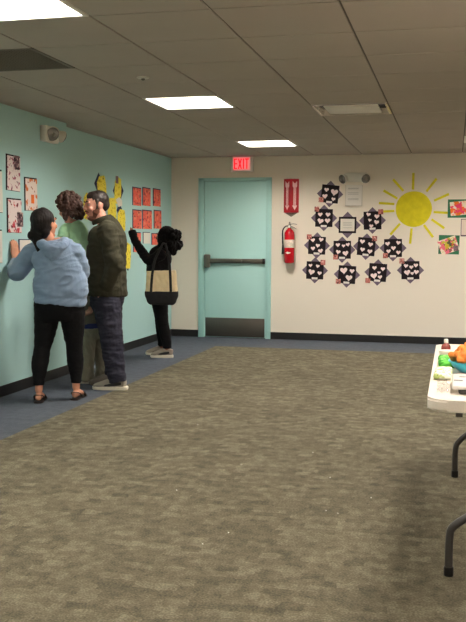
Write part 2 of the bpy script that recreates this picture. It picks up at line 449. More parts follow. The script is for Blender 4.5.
# notice below it
r = tag(back('notice', -1.238, 1.862), 'white printed notice in a holder under the emergency light on the cream wall', 'notice')
box('holder', (-.108, -.138, 0), (.108, .128, .02), mat('clear grey holder', (205, 198, 186), .3), r, bev=.003)
poly('sheet', rectp(.20, .252, -.02), .0205, .0215, WPAPER, r)
INK = mat('grey print', (150, 144, 140), .8)
lines('printed_lines', -.075, .06, [.088, .078, .03, .012, -.045, -.058], r, .0217, INK, .002)

# fire extinguisher sign
r = tag(back('extinguisher_sign', -2.041, 1.86), 'red folded extinguisher sign with two white arrows above the extinguisher', 'sign')
REDP = mat('red sign plastic', (170, 16, 34), .45); PINK = mat('pale arrow print', (238, 196, 196), .6)
bm = bmesh.new()
hw, hh, dz = .098, .215, .05
vs_ = {}
for k, (x, z) in enumerate(((-hw, .001), (0, dz), (hw, .001))):
    for y in (-hh, hh): vs_[(k, y)] = bm.verts.new((x, y, z))
for k in (0, 1): bm.faces.new((vs_[(k, -hh)], vs_[(k+1, -hh)], vs_[(k+1, hh)], vs_[(k, hh)]))
bm.faces.new((vs_[(0, hh)], vs_[(1, hh)], vs_[(2, hh)]))
build('folded_panel', bm, REDP, r)
bm = bmesh.new(); add_poly(bm, [(-hw+.01, -hh), (0, -hh-.055), (hw-.01, -hh)], .001, .004); build('bottom_tab', bm, mat('grey tab', (120, 108, 96), .6), r)
for s in (-1, 1):
    ang = math.atan2(dz, hw)*s
    M = Matrix.Translation((s*hw*.5, 0, dz*.5+.002)) @ Matrix.Rotation(ang, 4, 'Y')
    bm = bmesh.new()
    a_ = [(-.03, .185), (0, .155), (.03, .185), (.03, .12), (.017, .10), (.017, -.125), (.033, -.125), (0, -.185), (-.033, -.125), (-.017, -.125), (-.017, .10), (-.03, .12)]
    add_poly(bm, a_, 0, .001, T=M)
    ar = build('arrow', bm, PINK, r)
    cu = bpy.data.curves.new('txt', 'FONT'); cu.body = 'FIRE EXTINGUISHER'; cu.size = .027; cu.align_x = 'CENTER'; cu.align_y = 'CENTER'
    to = bpy.data.objects.new('txt', cu); COL.objects.link(to)
    dg = bpy.context.evaluated_depsgraph_get(); tm = bpy.data.meshes.new_from_object(to.evaluated_get(dg)); bpy.data.objects.remove(to)
    tm.transform(M @ Matrix.Translation((0, -.01, .0015)) @ Matrix.Rotation(-PI/2, 4, 'Z')); tm.materials.clear()
    link('lettering', tm, REDP, ar)

# fire extinguisher
r = tag(empty('fire_extinguisher', (-2.045, D-.085, .995)), 'red fire extinguisher with pale label hanging beside the teal door', 'fire extinguisher')
RG = mat('glossy red enamel', (190, 14, 30), .25)
R = .066
bm = bmesh.new(); add_lathe(bm, [(.03, 0), (.056, .004), (R, .018), (R, .36), (.062, .39), (.045, .42), (.022, .438), (.02, .45)], 32); build('cylinder', bm, RG, r, auto=50)
bm = bmesh.new(); add_lathe(bm, [(R+.001, .20), (R+.0015, .201), (R+.0015, .30), (R+.001, .301)], 32); build('label_band', bm, mat('printed label', (222, 205, 190), .6, var=.25, vscale=60), r, auto=50)
bm = bmesh.new(); add_poly(bm, [(-.04, .135), (-.015, .15), (.0, .145), (.035, .137), (.01, .125), (-.015, .122)], -R-.0012, -R*.9, T=Matrix(((1, 0, 0, 0), (0, 0, 1, 0), (0, 1, 0, 0), (0, 0, 0, 1)))); build('sticker', bm, WPAPER, r)
bm = bmesh.new(); add_lathe(bm, [(.017, .45), (.017, .485), (.012, .50), (.008, .53)], 16); build('valve', bm, STEEL, r, auto=40)
bm = bmesh.new(); add_loft(bm, [(.0, 0, .495, .012, .004), (.05, 0, .505, .011, .004), (.095, 0, .495, .01, .003)], ref=(0, 1, 0)); build('handle', bm, STEEL, r, smooth=True)
bm = bmesh.new(); add_loft(bm, [(.0, 0, .475, .012, .004), (.05, 0, .462, .011, .004), (.085, 0, .44, .01, .003)], ref=(0, 1, 0)); build('lever', bm, STEEL, r, smooth=True)
bm = bmesh.new(); add_lathe(bm, [(.016, 0), (.016, .008), (.002, .009)], 16, T=Matrix.Translation((0, -.017, .468)) @ Matrix.Rotation(PI/2, 4, 'X')); build('gauge', bm, WHITEP, r)
hs = tube('hose', [(-.012, 0, .475), (-.05, -.01, .47), (-.085, -.012, .42), (-.088, -.012, .32), (-.083, -.012, .22)], .009, BLACKP, r)
bm = bmesh.new(); add_loft(bm, [(-.083, -.012, .23, .011), (-.083, -.012, .15, .015), (-.083, -.012, .115, .017)], caps='ff'); build('nozzle', bm, BLACKP, r, smooth=True)
box('bracket', (-.02, .06, .30), (.02, .085, .43), STEEL, r)

# ------------------------------------------------------------------ heart collages on black squares
def heart_pts(s, a=0, cx_=0, cy_=0, n=22):
    pts = []
    for k in range(n):
        t = 2*PI*k/n
        pts.append((s*.0315*16*math.sin(t)**3/ .5 *.5/1.0, s*.0315*(13*math.cos(t)-5*math.cos(2*t)-2*math.cos(3*t)-math.cos(4*t))))
    pts = pts[::-1]
    return [(x+cx_, y+cy_) for x, y in rot2(pts, a)]
PHOTO = {}
def photo_mat(k, base=(196, 120, 110)):
    return blot_mat('snapshot print %d' % k, base, [((96, 52, 50), .56), ((236, 190, 178), .60)], 38, k)
SQ = .222
# centre x, z, tilt, hearts [(u,v,size)] in units of the square half-side, photo corner, label
stars = [
 (-1.542, 1.880, -.10, [(-.45, .45, .8), (.48, .25, 1.25), (-.55, -.3, .9), (.45, -.55, .7)], (-.95, -.75), 'highest heart collage, left of the paper notice'),
 (-1.615, 1.576, -.02, [(-.45, .4, .8), (.45, .4, .85), (-.4, -.35, 1.05), (.42, -.3, .95)], (-.85, 1.0), 'heart collage directly left of the framed white card'),
 (-1.000, 1.544, .03, [(-.45, .7, .75), (.5, .45, .85), (-.3, .05, .6), (.45, -.2, .85), (-.15, -.62, .7)], (.95, .95), 'heart collage directly right of the framed white card'),
 (-1.701, 1.225, -.04, [(-.5, .6, .75), (.45, .7, .8), (.1, 0, .75), (-.45, -.35, .75), (.45, -.6, .85)], (-.95, .95), 'heart collage farthest left in the upper row of four'),
 (-1.377, 1.173, .0, [(-.5, .55, .75), (.15, .45, .6), (.65, .6, .7), (-.45, -.25, .8), (.4, -.4, 1.0)], (-.75, -.85), 'heart collage second from left in the upper row of four'),
 (-1.072, 1.214, -.08, [(-.5, .55, .85), (.45, .3, .85), (-.4, -.35, .8), (.45, -.5, .85)], (.85, 1.0), 'heart collage second from right in the upper row of four'),
 (-0.738, 1.199, .02, [(-.6, .5, .8), (.6, .6, .75), (.05, 0, .8), (-.5, -.35, .75), (.6, -.5, .75)], (-.85, -.85), 'heart collage farthest right in the upper row of four'),
 (-1.723, 0.906, -.03, [(-.55, .55, .65), (.3, .5, .65), (-.4, -.2, 1.1), (.55, -.3, .75)], (.9, .95), 'heart collage at the left end of the bottom row'),
 (-1.311, 0.857, -.06, [(-.4, .45, 1.25), (.55, .45, .85), (.25, -.35, 1.15)], (-.95, -.85), 'bottom row heart collage with three large hearts, second from left'),
 (-0.923, 0.889, -.06, [(-.4, .5, .75), (.55, .45, .75), (.15, .0, .55), (-.4, -.4, 1.1), (.3, -.5, .75)], (-1.05, -1.0), 'bottom row heart collage second from right'),
 (-0.517, 0.923, .02, [(-.5, .5, .75), (.1, .35, .7), (.6, .55, .75), (-.35, -.25, 1.05), (.2, -.35, .6), (.65, -.2, .85)], (-.95, 1.05), 'heart collage at right end of bottom row'),
]
for k, (x, z, tl, hs_, ph, lab) in enumerate(stars):
    r = tag(back('heart_collage', x, z), lab + ', on purple diamond', 'artwork', 'heart collages on the cream wall')
    poly('diamond_backing', rectp(.238, .238, PI/4+tl*.5), .0005, .0020, PURP, r)
    poly('black_square', rectp(SQ, SQ*1.02, tl), .0022, .0034, BPAPER, r)
    for (u, v, s) in hs_:
        (hx, hy), = rot2([(u*SQ*.5, v*SQ*.5)], tl)
        poly('paper_heart', heart_pts(s*.074, (rnd.random()-.5)*.5, hx, hy), .0036, .0046, HEART, r)
    (sx, sy), = rot2([(0, -.93*SQ*.5)], tl)
    poly('name_strip', rectp(.075, .026, tl, sx, sy), .0036, .0044, WPAPER, r)
    (sx, sy), = rot2([(ph[0]*SQ*.5, ph[1]*SQ*.5)], tl)
    poly('snapshot', rectp(.062, .064, tl*.5, sx, sy), .0048, .0058, photo_mat(k), r)
# framed card in the middle
r = tag(back('framed_card', -1.314, 1.487), 'white printed card on a black square and purple diamond amid the heart collages', 'card')
poly('diamond_backing', rectp(.238, .238, PI/4), .0005, .0020, PURP, r)
poly('black_square', rectp(.222, .205, -.01), .0022, .0034, BPAPER, r)
poly('card', rectp(.178, .155, -.01), .0036, .0044, mat('off-white card', (226, 220, 208), .8), r)
lines('printed_lines', -.055, .055, [.03, .012, -.004, -.035], r, .0046, INK, .002)

# painted paper sun
r = tag(back('paper_sun', -.493, 1.686), 'big yellow paper sun with twelve rays on the cream wall', 'artwork')
SUN = mat('yellow sun paint', (222, 208, 44), .8, var=.10, vscale=12, spec=.15)
bm = bmesh.new(); g = random.Random(3)
add_poly(bm, [(.222*(1+.008*math.sin(5*t*2*PI/48+1))*math.cos(t*2*PI/48), .222*(1+.008*math.sin(3*t*2*PI/48))*math.sin(t*2*PI/48)) for t in range(48)], .0005, .0025)
build('disc', bm, SUN, r)
for (ax, ay, bx_, by_) in [(-0.014,0.240,-0.012,0.447),(0.150,0.216,0.271,0.374),(0.246,0.102,0.424,0.183),(0.243,-0.038,0.414,-0.048),(0.220,-0.127,0.378,-0.238),(0.130,-0.197,0.243,-0.350),(-0.020,-0.239,-0.035,-0.432),(-0.164,-0.181,-0.282,-0.320),(-0.237,-0.024,-0.396,-0.030),(-0.238,0.063,-0.430,0.076),(-0.202,0.130,-0.376,0.233),(-0.131,0.225,-0.260,0.370)]:
    a, b = V((ax, ay)), V((bx_, by_)); d = (b-a).normalized(); n = V((-d.y, d.x))*.0155
    poly('ray', [tuple(a-n*.95), tuple(b-n), tuple(b+n), tuple(a+n*.9)], .0005, .0020, SUN, r)

# splash paintings at right
GRN = mat('green backing paper', (44, 110, 74), .8)
r = tag(back('painting', .055, 1.69), 'pink and orange splash painting on green paper, higher of two by the sun', 'artwork')
poly('backing', rectp(.27, .225, .0), .0005, .002, GRN, r)
poly('painted_sheet', rectp(.24, .17, .10, .015, .005), .0022, .0034, blot_mat('orange splash', (240, 226, 205), [((242, 120, 40), .47), ((238, 70, 110), .54), ((242, 170, 50), .68)], 14, 1, radial=3.0), r)
r = tag(back('painting', -.055, 1.245), 'multicoloured splash painting tilted on green paper, lower of two by the sun', 'artwork')
poly('backing', rectp(.25, .235, -.02), .0005, .002, GRN, r)
poly('painted_sheet', rectp(.225, .185, .34, -.005, -.01), .0022, .0034, blot_mat('mixed splash', (240, 226, 205), [((232, 110, 130), .44), ((200, 190, 60), .54), ((90, 90, 60), .60), ((232, 90, 50), .66)], 16, 5, radial=2.2), r)
poly('snapshot', rectp(.06, .065, .1, .085, -.045), .0036, .0046, mat('dark snapshot', (120, 92, 100), .6, var=.4, vscale=40), r)
r = tag(back('paper_sheet', .185, 1.456), 'pale sheet with a dark edge between the two splash paintings at right edge', 'paper')
poly('backing', rectp(.205, .215), .0005, .0015, mat('plum paper', (92, 66, 84), .8), r)
poly('sheet', rectp(.195, .19, 0, .002, .004), .0017, .0027, mat('pale sheet', (228, 208, 196), .8), r)

# ------------------------------------------------------------------ artworks on the left wall
def artwork(name, y, z, w_, h_, a, back_m, sheet_m, far, label, cat='artwork', group=None, off=(.012, -.004), extra=None, bscale=1.0):
    r = tag(left(name, y, z, far), label, cat, group)
    poly('backing', rectp(w_*bscale, h_*bscale, a), .0005, .003, back_m, r)
    poly('sheet', rectp(w_*.93, h_*.95, a, off[0], off[1]), .0032, .0045, sheet_m, r)
    if extra:
        for (u, v, ew, eh, em, nm) in extra: poly(nm, rectp(ew, eh, a*.5, u, v), .0048, .006, em, r)
    return r
GL = 'pale painted sheets on the near teal wall'
SNAP = blot_mat('dim snapshot', (120, 92, 98), [((60, 40, 48), .5), ((200, 170, 165), .6)], 26, 3)
artwork('painting', 6.79, 1.828, .24, .295, -.02, BPAPER, blot_mat('purple dots', (236, 222, 218), [((170, 96, 116), .60), ((96, 50, 84), .66)], 26, 2), False,
        'white sheet with purple dabs and a snapshot at its top right corner', group=GL, extra=[(.06, .09, .10, .115, SNAP, 'snapshot')])
artwork('painting', 7.105, 1.67, .235, .285, .01, BPAPER, blot_mat('orange dabs', (238, 222, 214), [((226, 130, 80), .58), ((150, 60, 50), .68)], 16, 7), False,
        'white sheet with orange dabs, just above and behind the woman in the blue hoodie', group=GL, extra=[(.03, -.04, .055, .075, mat('orange patch', (232, 112, 30), .7), 'orange_patch')])
artwork('painting', 6.80, 1.478, .25, .285, .0, BPAPER, blot_mat('red dabs', (238, 222, 220), [((205, 80, 90), .58), ((120, 40, 56), .65)], 15, 11), False,
        'white sheet with red dabs and a snapshot at its lower right, above the raised hand', group=GL, extra=[(.10, -.03, .105, .12, SNAP, 'snapshot')])
artwork('painting', 6.975, 1.212, .21, .145, .0, NAVYP, WPAPER, False, 'small blank pale sheet being pressed to the wall by the raised hand', group=GL)
artwork('painting', 6.50, 1.665, .20, .345, .02, BPAPER, WPAPER, False, 'pale sheet cut by the left picture edge, upper of two', group=GL)
artwork('painting', 6.475, 1.225, .22, .27, .0, BPAPER, WPAPER, False, 'pale sheet cut by the left picture edge, lower of two', group=GL)

GY = 'yellow painted shapes on the far teal wall'
def yellow(y, z, w_, h_, a, seed, lab, dia=None):
    r = tag(left('yellow_painting', y, z, True), lab, 'artwork', GY)
    if dia: poly('diamond_backing', rectp(dia[0], dia[0], PI/4+dia[3], dia[1], dia[2]), .0005, .0025, NAVYP, r)
    ym = blot_mat('yellow paint %d' % seed, (252, 234, 84), [((222, 196, 44), .58), ((110, 108, 50), .67)], 26, seed)
    pts = rot2([(-w_*.5, -h_*.48), (-w_*.1, -h_*.52), (w_*.48, -h_*.46), (w_*.52, h_*.1), (w_*.40, h_*.5), (-w_*.2, h_*.54), (-w_*.5, h_*.3)], a)
    poly('yellow_sheet', pts, .003, .005, ym, r)
    return r
yellow(8.98, 1.84, .24, .23, .2, 1, 'yellow sheet on navy diamond just above the head of the man', (.17, -.08, .03, .0))
r = yellow(9.45, 1.83, .20, .29, -.12, 2, 'upright yellow sheet across a dark navy diamond, nearest the red sheets', (.23, .02, -.0, .05))
poly('snapshot', rectp(.08, .08, 0, -.03, .12), .0055, .007, mat('dark snapshot', (120, 92, 100), .6, var=.4, vscale=40), r)
yellow(9.27, 1.60, .25, .27, .12, 3, 'yellow sheet beside the back of the man\'s head, under the upright one')
yellow(9.56, 1.50, .24, .24, .0, 4, 'yellow sheet above the green jacket shoulder, left of the red sheets', (.12, -.06, .12, .1))
yellow(8.60, 1.62, .22, .26, -.1, 5, 'yellow sheet between the curly hair and the bearded face')
yellow(8.60, 1.20, .20, .18, .1, 6, 'low yellow sheet showing between blue hoodie and green jacket')
yellow(9.73, 1.10, .24, .29, -.15, 8, 'lowest yellow sheet showing behind the back of the green jacket', (.14, .02, -.08, .2))
r = tag(left('paper_scrap', 9.48, 1.70, True), 'small white and navy scrap pinned between two yellow sheets', 'paper')
poly('scrap', [(-.10, .03), (-.02, -.05), (.10, -.03), (.09, .03), (.0, .06)], .0055, .0065, WPAPER, r)
GR = 'red painted sheets on the far teal wall'
for k, (y0, z0, y1, z1, lab) in enumerate([
   (9.92, 1.905, 10.22, 1.690, 'red painted sheet at the left of the top row of three'),
   (10.27, 1.922, 10.56, 1.700, 'red painted sheet in the middle of the top row of three'),
   (10.66, 1.930, 10.95, 1.710, 'red painted sheet at the right of the top row of three'),
   (9.92, 1.642, 10.235, 1.418, 'red painted sheet at the left of the second row, above the raised hand'),
   (10.26, 1.650, 10.61, 1.418, 'red painted sheet in the middle of the second row'),
   (10.69, 1.662, 10.98, 1.428, 'red painted sheet at the right of the second row'),
   (9.94, 1.376, 10.20, 1.140, 'lowest red sheet, half hidden behind the raised black sleeve'),
   (10.60, 1.370, 10.86, 1.225, 'small red sheet just left of the black wavy hair')]):
    artwork('red_painting', (y0+y1)/2, (z0+z1)/2, y1-y0, z0-z1, .0, NAVYP, blot_mat('red paint %d' % k, (236, 104, 86), [((240, 136, 108), .56), ((150, 44, 60), .61), ((56, 26, 54), .66)], 17, 20+k), True, lab, group=GR, off=(.012, -.006))
artwork('paper_sheet', 10.41, 1.31, .26, .14, 0, NAVYP, WPAPER, True, 'small white sheet between the red sheets, above the black sleeve', cat='paper')

# ------------------------------------------------------------------ folding table and what lies on it
TZ = .725
t = tag(empty('folding_table', (.322, 4.085, 0)), 'white plastic folding table cut off at the right picture edge', 'table')
TW = mat('granular white plastic', (226, 214, 200), .5, bump=.2, bscale=180)
TLG = mat('dark grey leg steel', (62, 58, 56), .4, metal=.3)
bm = bmesh.new(); hx, hy, cr_ = .40, .895, .07
pts = []
for (sx, sy, a0) in ((1, 1, 0), (-1, 1, PI/2), (-1, -1, PI), (1, -1, 1.5*PI)):
    for k in range(7):
        a = a0+k*PI/12; pts.append((sx*(hx-cr_)+cr_*math.cos(a), sy*(hy-cr_)+cr_*math.sin(a)))
add_poly(bm, pts, TZ-.042, TZ)
top_e = [e for e in bm.edges if all(abs(v.co.z-TZ) < 1e-4 for v in e.verts) or all(abs(v.co.z-TZ+.042) < 1e-4 for v in e.verts)]
bmesh.ops.bevel(bm, geom=top_e, offset=.008, segments=3, affect='EDGES')
build('tabletop', bm, TW, t, auto=40)
box('side_rail', (-.30, -.80, TZ-.075), (-.275, .80, TZ-.041), TLG, t); box('side_rail', (.275, -.80, TZ-.075), (.30, .80, TZ-.041), TLG, t)
for sy in (-1, 1):
    yy = -.635 if sy < 0 else .86; ox = .31 if sy < 0 else .285
    for sx in (-1, 1):
        lg = tube('leg', [(sx*ox, yy, .012), (sx*ox, yy, .15), (sx*(ox-.02), yy, .20), (sx*.19, yy, .27), (sx*.13, yy-.0, .31), (sx*.10, yy-sy*.01, .40), (sx*.10, yy-sy*.05, TZ-.055)], .0155, TLG, t, n=14, caps='ff')
        bm = bmesh.new(); add_lathe(bm, [(.018, 0), (.019, .004), (.019, .035), (.0165, .037)], 16, c=(sx*ox, yy, 0)); build('foot_cap', bm, BLACKP, lg, auto=40)
    tube('cross_bar', [(-.10, yy-sy*.03, .52), (.10, yy-sy*.03, .52)], .011, TLG, t, sub=1)
    tube('cross_bar', [(-.27, yy-sy*.05, TZ-.062), (.27, yy-sy*.05, TZ-.062)], .011, TLG, t, sub=1)

# glue bottle
r = tag(empty('bottle', (-.024, 4.53, TZ)), 'small clear bottle of red-brown liquid with a white cap on the table corner', 'bottle')
bm = bmesh.new(); add_lathe(bm, [(.020, 0), (.023, .004), (.023, .036), (.019, .046), (.011, .052), (.011, .056)], 20); build('bottle_body', bm, mat('red-brown liquid in plastic', (120, 44, 36), .15, var=.4, vscale=40), r, smooth=True)
bm = bmesh.new(); add_lathe(bm, [(.0105, .056), (.0105, .072), (.008, .075)], 16); build('cap', bm, WHITEP, r, auto=40)
# packets
r = tag(empty('snack_packet', (-.018, 4.12, TZ), (0, 0, .03)), 'bright green packet lying beside the blue bowl', 'packet')
bm = bmesh.new(); add_loft(bm, [(0, -.125, .004, .034, .003), (0, -.11, .018, .034, .014), (0, 0, .020, .035, .017), (0, .10, .018, .034, .014), (0, .115, .004, .034, .003)], n=24, power=4, caps='ff')
remesh('wrapper', bm, .004, blot_mat('green wrapper', (96, 186, 70), [((58, 140, 44), .50), ((176, 222, 140), .60)], 24, 6), r, 1, folds(.0025, (60, 60, 60)))
r = tag(empty('cup_lid', (-.02, 4.38, TZ)), 'small white paper tub behind the green packet', 'tub')
bm = bmesh.new(); add_lathe(bm, [(.03, 0), (.037, .03), (.039, .032), (.039, .036), (.002, .037)], 24); build('tub', bm, WHITEP, r, auto=40)
r = tag(empty('snack_packet', (-.028, 3.78, TZ), (0, 0, -.03)), 'clear packet with pale green print in front of the bright green one', 'packet')
bm = bmesh.new(); add_loft(bm, [(0, -.125, .004, .034, .003), (0, -.11, .014, .034, .011), (0, 0, .015, .035, .013), (0, .10, .014, .034, .011), (0, .115, .004, .034, .003)], n=24, power=4, caps='ff')
remesh('wrapper', bm, .004, blot_mat('green printed wrapper', (222, 220, 200), [((170, 184, 110), .53), ((96, 112, 56), .62)], 40, 4), r, 1, folds(.002, (60, 60, 60)))
# blue bowl with orange heap
r = tag(empty('bowl', (.122, 3.93, TZ)), 'turquoise blue plastic bowl on the folding table', 'bowl')
bm = bmesh.new()
add_lathe(bm, [(.080, 0), (.085, .003), (.112, .022), (.128, .044), (.133, .046), (.133, .049), (.126, .049), (.108, .026), (.08, .008)], 40)
build('bowl_wall', bm, mat('turquoise plastic', (70, 180, 205), .3), r, auto=50)
bm = bmesh.new(); g = random.Random(5)
for k in range(180):
    a = g.random()*2*PI; rr = .114*math.sqrt(g.random()); zz = .040+.080*(1-(rr/.135)**2)*(.5+.5*g.random())
    add_ell(bm, (rr*math.cos(a), rr*math.sin(a), zz), (.022, .017, .013), u=8, v=6, rot=Matrix.Rotation(g.random()*3, 3, (g.random(), g.random(), .3)))
o = remesh('orange_tissue', bm, .005, mat('orange tissue', (246, 134, 52), .7, var=.35, vscale=26), None, 1, folds(.004, (60, 60, 60)))
o.location = (.122, 3.93, TZ+.004); tag(o, 'heap of crumpled bright orange pieces filling the blue bowl', 'heap', kind='stuff')
# white tray and sheet
r = tag(empty('plastic_tray', (.165, 3.47, TZ), (0, 0, 0)), 'white plastic lidded tray with black slots at the table\'s edge', 'tray')
box('base', (-.135, -.14, 0), (.16, .15, .018), mat('dark grey plastic', (62, 56, 54), .5), r, bev=.008)
box('lid', (-.158, -.150, .018), (.17, .165, .034), mat('white glossy plastic', (232, 226, 220), .25), r, bev=.007, seg=3)
for (x, y) in ((-.115, .075), (-.02, .02), (-.135, -.02)):
    box('slot', (x-.016, y-.014, .0335), (x+.016, y+.014, .0348), BLACKP, r, bev=.0004)
o = poly('paper_sheet', rectp(.25, .16, .05), TZ+.0003, TZ+.0015, WPAPER); o.location = (.15, 3.76, 0)
tag(o, 'blank white sheet lying between the blue bowl and the white tray', 'paper')
bm = bmesh.new(); g = random.Random(2)
N = 14; grid = [[bm.verts.new((-.05+.05*i/(N-1)+.004*g.random(), -.13+.26*j/(N-1), .002+.020*abs(noise.noise(V((i*.6, j*.6, 0)))))) for j in range(N)] for i in range(N)]
for i in range(N-1):
    for j in range(N-1): bm.faces.new((grid[i][j], grid[i+1][j], grid[i+1][j+1], grid[i][j+1]))
o = build('plastic_bag', bm, mat('thin clear plastic', (225, 215, 205), .15, alpha=.22), None, smooth=False); o.location = (-.0, 3.47, TZ)
sd = o.modifiers.new('s', 'SOLIDIFY'); sd.thickness = .0006
tag(o, 'crumpled clear plastic film left of the white tray', 'plastic film')

# crumbs on the carpet
for k, (x, y) in enumerate([(-.62, 4.75), (-.37, 4.42), (-.56, 4.15), (-.50, 4.12), (-.93, 3.72), (-1.0, 3.55), (-1.15, 4.9), (-.8, 5.3), (-1.7, 5.9), (-1.35, 4.3)]):
    bm = bmesh.new(); add_ell(bm, (0, 0, .0018), (.003, .0024, .0018), u=8, v=6)
    for v in bm.verts: v.co += v.co*.3*noise.noise(v.co*700+V((k, 0, 0)))
    o = build('crumb', bm, WPAPER); o.location = (x, y, 0); tag(o, 'tiny pale crumb lying on the patterned carpet', 'crumb', 'pale crumbs on the carpet')

# ------------------------------------------------------------------ people
LIP = mat('lips', (168, 92, 84), .5)
EYEW = mat('eye white', (150, 140, 132), .5); IRIS = mat('dark iris', (48, 32, 24), .2)
def skin(name, rgb): return mat(name, rgb, .65, bump=.05, bscale=300, spec=.25)
def fdir(th): return V((-math.sin(th), math.cos(th), 0))
def head_matrix(c, th, pitch=0, tilt=0, k=1):
    return Matrix.Translation(c) @ Matrix.Rotation(th, 4, 'Z') @ Matrix.Rotation(pitch, 4, 'X') @ Matrix.Rotation(tilt, 4, 'Y') @ Matrix.Scale(k, 4)
def head_shells(bm, M):
    add_ell(bm, (0, -.012, .03), (.074, .094, .085), M, 24, 16)
    add_loft(bm, [(0, .015, .03, .064, .072), (0, .028, -.02, .060, .064), (0, .034, -.065, .049, .055), (0, .044, -.098, .030, .038)], n=20, T=M)
    add_loft(bm, [(0, .086, .028, .007, .008), (0, .100, .0, .009, .010), (0, .107, -.020, .014, .011)], n=10, T=M)
    for s in (-1, 1):
        add_ell(bm, (s*.012, .097, -.024), (.009, .010, .008), M, 10, 8)
        add_ell(bm, (s*.030, .079, .031), (.022, .012, .008), M, 12, 8)
        add_ell(bm, (s*.040, .066, -.022), (.020, .018, .020), M, 12, 8)
        add_ell(bm, (s*.076, -.004, .0), (.008, .018, .030), M, 12, 8, rot=Matrix.Rotation(s*.3, 3, 'Z'))
    add_ell(bm, (0, .089, -.050), (.022, .010, .006), M, 12, 8); add_ell(bm, (0, .088, -.060), (.019, .010, .006), M, 12, 8)
    add_ell(bm, (0, .080, -.094), (.018, .016, .014), M, 12, 8)
def hand_shells(bm, w_, d, n, b, s=1, curl=.35):
    """w_ wrist, d finger direction, n palm normal, b towards the thumb"""
    w_, d, n = V(w_), V(d).normalized(), V(n); n = (n-d*n.dot(d)).normalized(); bb = V(b); bb = (bb-d*bb.dot(d)-n*bb.dot(n)).normalized()
    def P(a, c, e): return w_+d*a*s+bb*c*s+n*e*s
    add_loft(bm, [(*P(-.02, 0, 0), .026*s, .019*s), (*P(.02, 0, 0), .030*s, .017*s), (*P(.055, 0, .001), .039*s, .015*s), (*P(.085, 0, 0), .038*s, .012*s)], ref=bb, n=16)
    for off, ln in ((.029, .068), (.0095, .078), (-.010, .072), (-.028, .056)):
        p = P(.085, off, 0); pts = [(*p, .0088*s)]
        q = p; ang = curl*.5; pts.append((*q, .0088*s))
        for k, f in enumerate((.42, .32, .26)):
            q = q + (d*math.cos(ang)+n*math.sin(ang))*ln*f*s; ang += curl; pts.append((*q, (.0082, .0076, .0064)[k]*s))
        pts[0] = (*P(.06, off*.9, 0), .009*s)
        add_loft(bm, pts, n=8, sub=2, ref=bb)
    add_loft(bm, [(*P(.015, .018, .004), .014*s), (*P(.035, .040, .008), .0125*s), (*P(.058, .056, .012), .0105*s), (*P(.078, .062, .018), .0085*s)], n=10, sub=2, ref=n)
def eyes(M, root, k=1):
    for s in (-1, 1):
        bm = bmesh.new(); add_ell(bm, (s*.030, .0765, .010), (.0105, .0095, .0065), M, 16, 12)
        me = bpy.data.meshes.new('eye'); bm.to_mesh(me); bm.free()
        o = link('eye', me, [EYEW, IRIS], root, smooth=True); Mi = M.inverted()
        for p in me.polygons:
            c = Mi @ p.center
            if (c.x-s*.030)**2+(c.z-.010)**2 < .0058**2 and c.y > .078: p.material_index = 1
def brows(M, root, m):
    for s in (-1, 1):
        bm = bmesh.new(); add_loft(bm, [(s*.014, .0925, .034, .0035), (s*.03, .0925, .041, .004), (s*.046, .082, .037, .003)], n=8, T=M); build('eyebrow', bm, m, root, smooth=True)
def lips(o, M):
    Mi = M.inverted()
    for p in o.data.polygons:
        c = Mi @ p.center
        if c.y > .085 and abs(c.x) < .022 and -.066 < c.z < -.045: p.material_index = 1
def shoe(root, heel, th, L, W_, m_up, m_sole, m_mark=None, h=.085, laces=True):
    """heel = (x,y) at the back of the sole"""
    M = Matrix.Translation((heel[0], heel[1], 0)) @ Matrix.Rotation(th, 4, 'Z')
    bm = bmesh.new()
    add_loft(bm, [(0, .042*L/.28, .056, W_*.38, .046), (0, .085*L/.28, .062, W_*.43, .046), (0, .15*L/.28, .050, W_*.48, .042), (0, .21*L/.28, .040, W_*.50, .030), (0, .252*L/.28, .034, W_*.38, .020)], n=20, T=M)
    add_loft(bm, [(0, .05*L/.28, .05, W_*.36, .043), (0, .048*L/.28, h, W_*.37, .045), (0, .046*L/.28, h+.012, W_*.36, .044)], n=20, T=M, caps='rf')
    up_ = remesh('shoe', bm, .005, m_up, root, 2)
    bm = bmesh.new(); pts = []
    prof = [(0, 0), (.3, .0), (.40, .02), (.43, .08), (.40, .14), (.46, .19), (.50, .225), (.42, .262), (.25, .282), (0, .29)]
    r_ = [(x*W_, y*L/.29) for x, y in prof]; pts = r_[1:-1] + [(0, L)] + [(-x, y) for x, y in reversed(r_[1:-1])] + [(0, -.002)]
    add_poly(bm, pts, .001, .033, T=M)
    bmesh.ops.bevel(bm, geom=[e for e in bm.edges if abs(e.verts[0].co.z-e.verts[1].co.z) < 1e-5], offset=.006, segments=2, affect='EDGES')
    build('sole', bm, m_sole, up_, auto=50)
    if laces:
        for k in range(4):
            y = (.115+.02*k)*L/.28; z = .104-.0085*k
            bm = bmesh.new(); add_loft(bm, [(-W_*.2, y, z-.008, .003), (0, y+.004, z, .003), (W_*.2, y, z-.008, .003)], n=6, T=M); build('lace', bm, m_sole, up_, smooth=True)
    if m_mark:
        for s in (-1, 1):
            bm = bmesh.new()
            add_loft(bm, [(s*W_*.41, .045*L/.28, .060, .004, .012), (s*W_*.455, .10*L/.28, .052, .004, .014), (s*W_*.495, .17*L/.28, .042, .004, .006)], n=8, T=M, ref=(1, 0, 0)); build('side_stripe', bm, m_mark, up_, smooth=True)
    return up_
